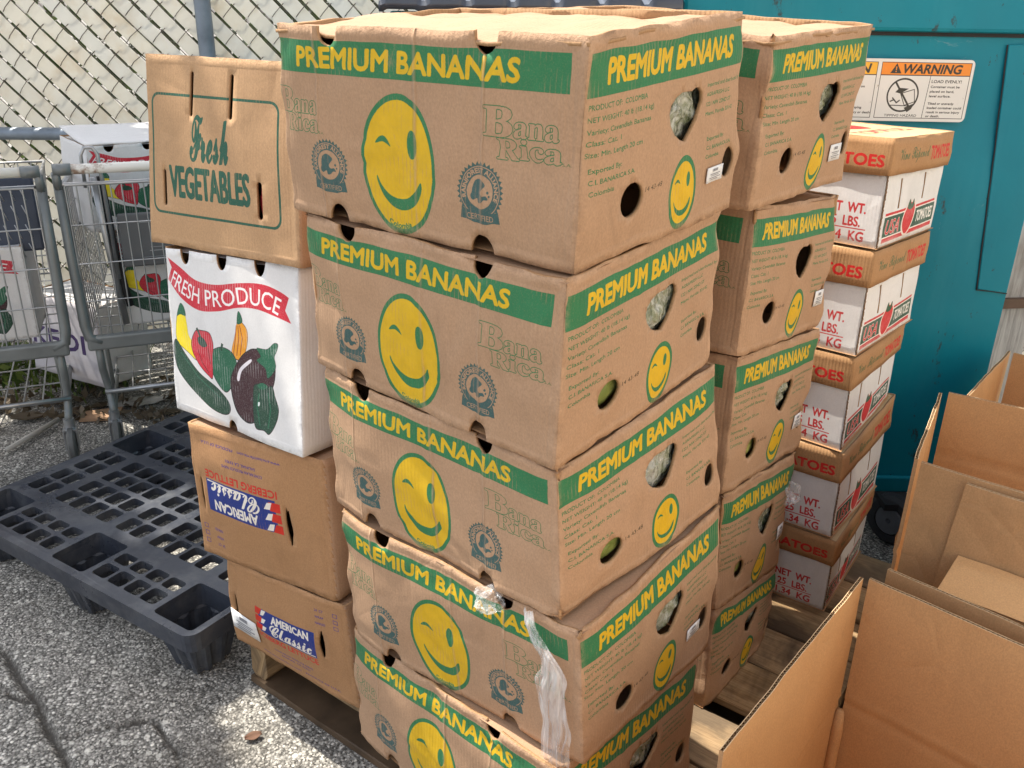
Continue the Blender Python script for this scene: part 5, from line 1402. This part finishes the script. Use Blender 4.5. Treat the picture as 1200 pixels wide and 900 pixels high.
# ------------------------------------------------------------------ shopping carts
m_cart = mat_plain('grey coated steel', (.19, .205, .205), .42, .5, .15, 9, .3, .1, 60)
m_chrome = mat_plain('scuffed zinc wire', (.42, .43, .44), .36, .6, .2, 14, .75)
M = Mat('worn white handle', .45, .4); M.color(M.mix(M.ramp(M.noise(9, 5, .7), [(.60, 0.0), (.68, .9)]), (.78, .76, .70), (.26, .15, .09))); m_hand = M.m
m_flapm = mat_plain('grey seat plastic', (.125, .13, .135), .5, .4, .08)
m_flapl = mat_plain('pale logo print', (.36, .37, .38), .5, .4, .05)
m_wheel = mat_plain('worn caster rubber', (.12, .12, .115), .6, .3, .3, 20)
m_navy = mat_plain('navy plastic', (.05, .065, .10), .45, .4, .2)
def cart(name_loc, yaw, label, seat):
    ux = np.array([cos(yaw), sin(yaw), 0]); uy = np.array([-sin(yaw), cos(yaw), 0]); O = np.array([*name_loc, 0])
    W = lambda x, y, z: O + ux * x + uy * y + np.array([0, 0, z])
    rt = root('shopping_cart', tuple(W(.25, .35, 0)), label, 'shopping cart', 'shopping carts by the fence')
    w = .52; zt, zb, d = .945, .415, .72; tp = .07                       # width, top, bottom, depth, taper
    mb = MB(); mb.tube([W(.015, -.012, .965), W(w - .015, -.012, .965)], .0155, 14); h = mb.build('handle', m_hand, rt, True)
    for x in (.0, w):
        mb = MB(); s = 1 if x == 0 else -1; mb.tube([W(x - s * .006, -.012, .965), W(x + s * .045, -.012, .965)], .0185, 12); mb.tube([W(x, -.012, .955), W(x, .01, .90)], .013, 8); mb.build('handle_bracket', m_cart, rt, True)
    for x, s in ((0, 1), (w, -1)):                                        # broad bent corner posts
        mb = MB(); P = [W(x, .01, .93), W(x + s * .002, .008, .7), W(x + s * .006, .0, .46), W(x + s * .012, -.004, .42), W(x + s * .05, -.005, .402)]
        mb.tube(P, [.014, .016, .017, .017, .015], 10); mb.build('corner_post', m_cart, rt, True)
    mb = MB(); mb.box(W(.004, -.018, .375), ux * (w - .008), uy * .03, (0, 0, .05)); mb.build('lower_frame', m_cart, rt, False, .008)
    def grid(name, a, b, c, e, nu, nv, r=.0024):    # wires over the quad a b (bottom) c e (top right, top left)
        mb = MB()
        for i in range(nu + 1): t = i / nu; mb.tube([a + (b - a) * t, e + (c - e) * t], r, 5, False)
        for j in range(nv + 1): t = j / nv; mb.tube([a + (e - a) * t, b + (c - b) * t], r * (1.5 if j in (0, nv) else 1.1), 5, False)
        o = mb.build(name, m_chrome, rt, True); o['kind'] = 'stuff'
    g = .018
    grid('rear_gate', W(g, .004, zb), W(w - g, .004, zb), W(w - g, .0, zt - .03), W(g, .0, zt - .03), 15, 4)
    grid('side_grid', W(g, .01, zb), W(tp, d, zb + .05), W(tp - .03, d + .03, zt - .06), W(g - .004, .01, zt - .03), 16, 6)
    grid('side_grid', W(w - g, .01, zb), W(w - tp, d, zb + .05), W(w - tp + .03, d + .03, zt - .06), W(w - g + .004, .01, zt - .03), 16, 6)
    grid('front_grid', W(tp, d, zb + .05), W(w - tp, d, zb + .05), W(w - tp + .03, d + .03, zt - .06), W(tp - .03, d + .03, zt - .06), 10, 6)
    grid('basket_floor', W(g, .01, zb), W(w - g, .01, zb), W(w - tp, d, zb + .05), W(tp, d, zb + .05), 10, 8)
    mb = MB(); rim = [W(g - .01, .006, zt - .028), W(tp - .032, d + .03, zt - .06), W(w - tp + .032, d + .03, zt - .06), W(w - g + .01, .006, zt - .028)]
    mb.tube(rim + [rim[0]], .006, 8, False); mb.build('basket_rim', m_chrome, rt, True)
    if seat == 'flap':                                                   # moulded seat flap behind the rear gate
        mb = MB(); mb.m = 0; mb.box(W(.150, .028, .635), ux * .28, uy * .012 , np.array([0, 0, .175]) + uy * .01); fl = mb.build('seat_flap', m_flapm, rt, False, .012)
        mb = MB()
        q = lambda x, z: W(.150 + x, .0255 + (z * .01 / .175), .635 + z)
        def qd(a, b, c, d_): k = len(mb.V); mb.V += [tuple(p) for p in (a, b, c, d_)]; mb.F.append([k, k + 1, k + 2, k + 3]); mb.M.append(0)
        for (x0, z0, x1, z1) in ((.06, .03, .062, .145), (.16, .03, .162, .145), (.06, .03, .16, .032), (.06, .143, .162, .145), (.085, .05, .14, .053), (.09, .062, .135, .064)): qd(q(x0, z0), q(x1, z0), q(x1, z1), q(x0, z1))
        c0 = np.array([.111, .105])
        for k in range(5):
            a = pi / 2 + k * 2 * pi / 5; t = np.array([cos(a), sin(a)]); nrm = np.array([-t[1], t[0]])
            pts = [c0 + nrm * .004, c0 + t * .012 + nrm * .003, c0 + t * .020, c0 + t * .012 - nrm * .003, c0 - nrm * .004]
            kk = len(mb.V); mb.V += [tuple(q(*p)) for p in pts]; mb.F.append([kk + i for i in (4, 3, 2, 1, 0)]); mb.M.append(0)
        mb.build('logo', m_flapl, fl)
        mb = MB(); mb.tube([W(.075, .03, .90), W(.076, .03, 1.0), W(.088, .03, 1.022), W(.112, .03, 1.022), W(.124, .03, 1.0), W(.130, .03, .60)], .006, 8); mb.tube([W(.10, .035, .93), W(.112, .045, .70), W(.13, .05, .44)], .011, 8); mb.build('seat_frame', m_chrome, rt, True)
        mb = MB(); mb.tube([W(.12, .05, .93), W(.132, .05, .66), W(.150, .05, .50)], .012, 8); mb.build('seat_strap', m_dark, rt, True)
    else:
        mb = MB(); mb.box(W(.30, .10, .70), ux * .19, uy * .015, np.array([0, 0, .23]) + uy * .03); nv = mb.build('seat_panel', m_navy, rt, False, .01)
        mb = MB()
        for r_ in range(4):
            for c_ in range(5): mb.tube([W(.33 + c_ * .03, .085, .91 - r_ * .06), W(.345 + c_ * .03, .085, .865 - r_ * .06)], .0018, 5)
        mb.build('seat_wires', m_chrome, nv, True)
    # chassis: bent rear legs, lower rack, four casters
    lo = .13
    for x, s in ((.035, 1), (w - .035, -1)):
        mb = MB(); mb.tube([W(x, .0, .395), W(x + s * .0, .015, .30), W(x + s * .006, .05, .22), W(x + s * .01, .02, .165), W(x + s * .012, .0, .145)], .0125, 10)
        mb.tube([W(x + s * .012, .0, .145), W(x + s * .02, .2, .17), W(x + s * .03, d, .15)], .012, 8)
        mb.tube([W(x + s * .02, .06, .39), W(x + s * .02, .10, .25), W(x + s * .02, .12, .17)], .007, 8); mb.build('leg', m_cart, rt, True)
        for y in (.0, d - .02):
            mb = MB(); c = W(x + s * .012, y - .02, .062)
            mb.tube([W(x + s * .012, y, .150), W(x + s * .012, y, .115)], .017, 12); mb.box(W(x + s * .012 - .021, y - .035, .05), ux * .004, uy * .05, (0, 0, .072)); mb.box(W(x + s * .012 + .017, y - .035, .05), ux * .004, uy * .05, (0, 0, .072)); mb.box(W(x + s * .012 - .021, y - .03, .114), ux * .042, uy * .045, (0, 0, .006))
            f = mb.build('caster', m_chrome, rt, 40)
            mb = MB(); mb.disc(c, ux, .061, .028, 24, .008); mb.build('wheel', m_wheel, f, 40)
    grid('lower_rack', W(.06, .03, .205), W(w - .06, .03, .205), W(w - .075, d - .05, .225), W(.075, d - .05, .225), 7, 4, .0028)
    mb = MB(); mb.tube([W(.03, .03, .21), W(w - .03, .03, .21)], .008, 8); mb.build('rack_bar', m_chrome, rt, True)
    return W
YA = radians(23)
cW = cart((-1.405, 2.735), YA, 'right shopping cart with grey seat flap and two white produce boxes', 'flap')
u = np.array([cos(YA), sin(YA)])
lW = cart((-1.44 - .52 * u[0], 2.70 - .52 * u[1]), YA, 'left shopping cart with navy seat panel, cut by the picture edge', 'navy')
def boxcorners(W, x0, y0, z0, L, Wd, H, rot=0, tilt=0):
    """n = front right, f = front left, s = back right in the cart's frame"""
    P = []
    for z in (0, H):
        for (x, y) in ((L, 0), (0, 0), (L, Wd), (0, Wd)):
            a, b = x * cos(rot) - y * sin(rot), x * sin(rot) + y * cos(rot)
            P.append(W(x0 + a + tilt * z, y0 + b + .10 * z * (tilt != 0), z0 + z + tilt * -.3 * x))
    return P
CG = 'white produce boxes riding in the carts'
produce_box(boxcorners(cW, .125, .075, .425, .36, .29, .30, .03), 'white produce carton down inside the right cart basket', 31.0, CG)
KK, rU = produce_box(boxcorners(cW, .075, .09, .745, .42, .31, .27, .30, .06), 'white produce carton tilted on top of the other inside the right cart', 33.0, CG)
V, F, U = [], [], []                                # its top flap stands a little open
for j in range(11):
    for i in range(17):
        x = LP * i / 16; y = WP * (.02 + .9 * j / 10); p = KK.tri(x, y, 1.0) + np.array([0, 0, .004 + .030 * (j / 10) ** 1.5 + .005 * nz(x * 9, y * 9, 4)]); V.append(p); U.append((x, y))
for j in range(10):
    for i in range(16): a = j * 17 + i; F.append((a, a + 17, a + 18, a + 1))
o = mesh_obj('top_flap', V, F, m_white, rU, None, U, True); md = o.modifiers.new('t', 'SOLIDIFY'); md.thickness = .004
produce_box(boxcorners(lW, .03, .06, .43, .40, .29, .30, -.03), 'white produce carton in the left cart, its red ribbon end in view', 35.0, CG)
# white crate with purple letters on the ground behind the carts
def crate():
    C = []; a = radians(-28); ux = np.array([cos(a), sin(a), 0]); uy = np.array([-sin(a), cos(a), 0]); O = np.array([-1.86, 3.20, .12]); up = np.array([-.05, .20, .97])
    for z in (0, .30):
        for (x, y) in ((.40, 0), (0, 0), (.40, .22), (0, .22)): C.append(O + ux * x + uy * y + up * z)
    rt = root('white_crate_box', tuple(O), 'white carton with purple capital letters lying behind the carts', 'carton')
    K = Carton(C, .40, .22, .30, .006, soft_disp(41, .003, .003, .40, .22), 41)
    K.walls('carton', 'crate', [], .02, (mat_card('white crate print', (.60, .58, .62), art_white_crate(), (0, 0), (.40, .30), white=True), m_white, m_white), rt)
    K.lidplate('top_panel', .985, m_white, rt)
    K.lidplate('bottom_panel', .01, m_white, rt, 0, 3, 0)
crate()

# ------------------------------------------------------------------ litter
m_dry = leaf_mat('dry leaves', (.07, .05, .03), (.24, .19, .13))
m_paper = mat_plain('dirty paper scrap', (.50, .48, .44), .8, .2, .25)
m_stickm = mat_plain('pale stick', (.46, .44, .40), .8, .2, .15)
mb = MB(); mb.tube([(-1.735, 2.715, .012), (-1.70, 2.84, .014), (-1.672, 2.955, .016)], [.009, .010, .009], 7)
tag(mb.build('stick', m_stickm, None, True), 'straight pale stick lying on dark asphalt before the carts', 'stick')
def leaf_thing(name, x, y, s, rot, mat, label, cat, grp, curl=.5, lw=.45):
    V, F = [], []; n, m = 8, 5
    for i in range(n + 1):
        t = i / n; w = lw * s * math.sin(pi * min(max(t, .04), .97)) ** .7
        for j in range(m):
            q = j / (m - 1) * 2 - 1; px = (t - .5) * s * 1.6; py = q * w
            z = .006 + curl * s * (.35 * q * q + .25 * (t - .5) ** 2) + .006 * nz(px * 30, py * 30, rot)
            V.append((x + px * cos(rot) - py * sin(rot), y + px * sin(rot) + py * cos(rot), z))
    for i in range(n):
        for j in range(m - 1): a = i * m + j; F.append((a, a + m, a + m + 1, a + 1))
    o = mesh_obj(name, V, F, mat, None, None, None, True); md = o.modifiers.new('t', 'SOLIDIFY'); md.thickness = .0012
    tag(o, label, cat, grp)
for k, (x, y, s, r) in enumerate(((-1.80, 2.98, .07, .3), (-1.66, 3.02, .06, 1.2), (-1.90, 2.90, .065, 2.2), (-1.58, 3.10, .05, .8), (-1.74, 3.12, .06, 2.8), (-1.95, 3.08, .07, 1.7), (-1.30, 3.05, .05, .2), (-1.22, 3.18, .055, 2.5))):
    leaf_thing('dry_leaf', x, y, s, r, m_dry, 'dry curled leaf in the dark litter under the carts', 'leaf', 'dry leaves under the carts')
leaf_thing('dry_leaf', -.535, 1.44, .022, .5, mat_plain('brown leaf', (.16, .09, .06), .8, .2, .2), 'small brown leaf on the asphalt before the wooden pallet', 'leaf', None, .6, .5)
leaf_thing('paper_scrap', -1.45, 3.14, .14, .35, m_paper, 'long grey torn paper scrap under the right cart', 'paper scrap', None, .12, .3)
mb = MB(); mb.hexa([(-1.60, 2.96, .004), (-1.47, 2.98, .004), (-1.48, 3.07, .004), (-1.61, 3.04, .004), (-1.60, 2.96, .010), (-1.47, 2.98, .012), (-1.48, 3.07, .02), (-1.61, 3.04, .012)])
tag(mb.build('cardboard_scrap', m_kraft, None), 'small torn piece of brown cardboard behind the cart wheel', 'cardboard scrap')
def litter():
    n = 520; C = np.column_stack([rng.uniform(-2.6, -.9, n), 2.95 + np.abs(rng.normal(0, .25, n)), rng.uniform(.004, .03, n)])
    V, F = leaves(C, .022); tag(mesh_obj('leaf_litter', V, F, m_dry), 'crumbled leaf litter strewn under the carts', 'litter', None, 'stuff')
    n = 160; C = np.column_stack([rng.uniform(.9, 2.4, n), rng.uniform(2.5, 3.5, n), rng.uniform(.005, .05, n)]); V, F = leaves(C, .05); tag(mesh_obj('paper_litter', V, F, m_paper), 'pale scraps of rubbish on the ground past the dumpster', 'litter', None, 'stuff')
litter()

# ------------------------------------------------------------------ added unseen wall behind the camera, bouncing warm light onto right-hand faces
def bounce_wall():
    rt = root('bounce_wall', (3.2, -2.2, 0), 'added unseen tan wall behind the camera, bouncing warm light', 'added bounce wall')
    M = Mat('tan plaster', .9, .2); M.color(M.ramp(M.noise(1.5, 5, .6), [(.3, (.70, .62, .51)), (.7, (.78, .70, .58))])); M.bump(M.noise(40, 4), .3, .004)
    d = np.array([.52, .854, 0]); n = np.array([.854, -.52, 0]); o = np.array([3.2, -1.5, 0]) - d * 4.2
    mb = MB(); mb.box(o, d * 8.5, n * .3, (0, 0, 4.2)); mb.build('plaster', M.m, rt)
    mb = MB(); mb.box(o - n * .06 + np.array([0, 0, 4.2]), d * 8.5, n * .42, (0, 0, .12)); mb.build('bounce_wall_cap', M.m, rt)
bounce_wall()
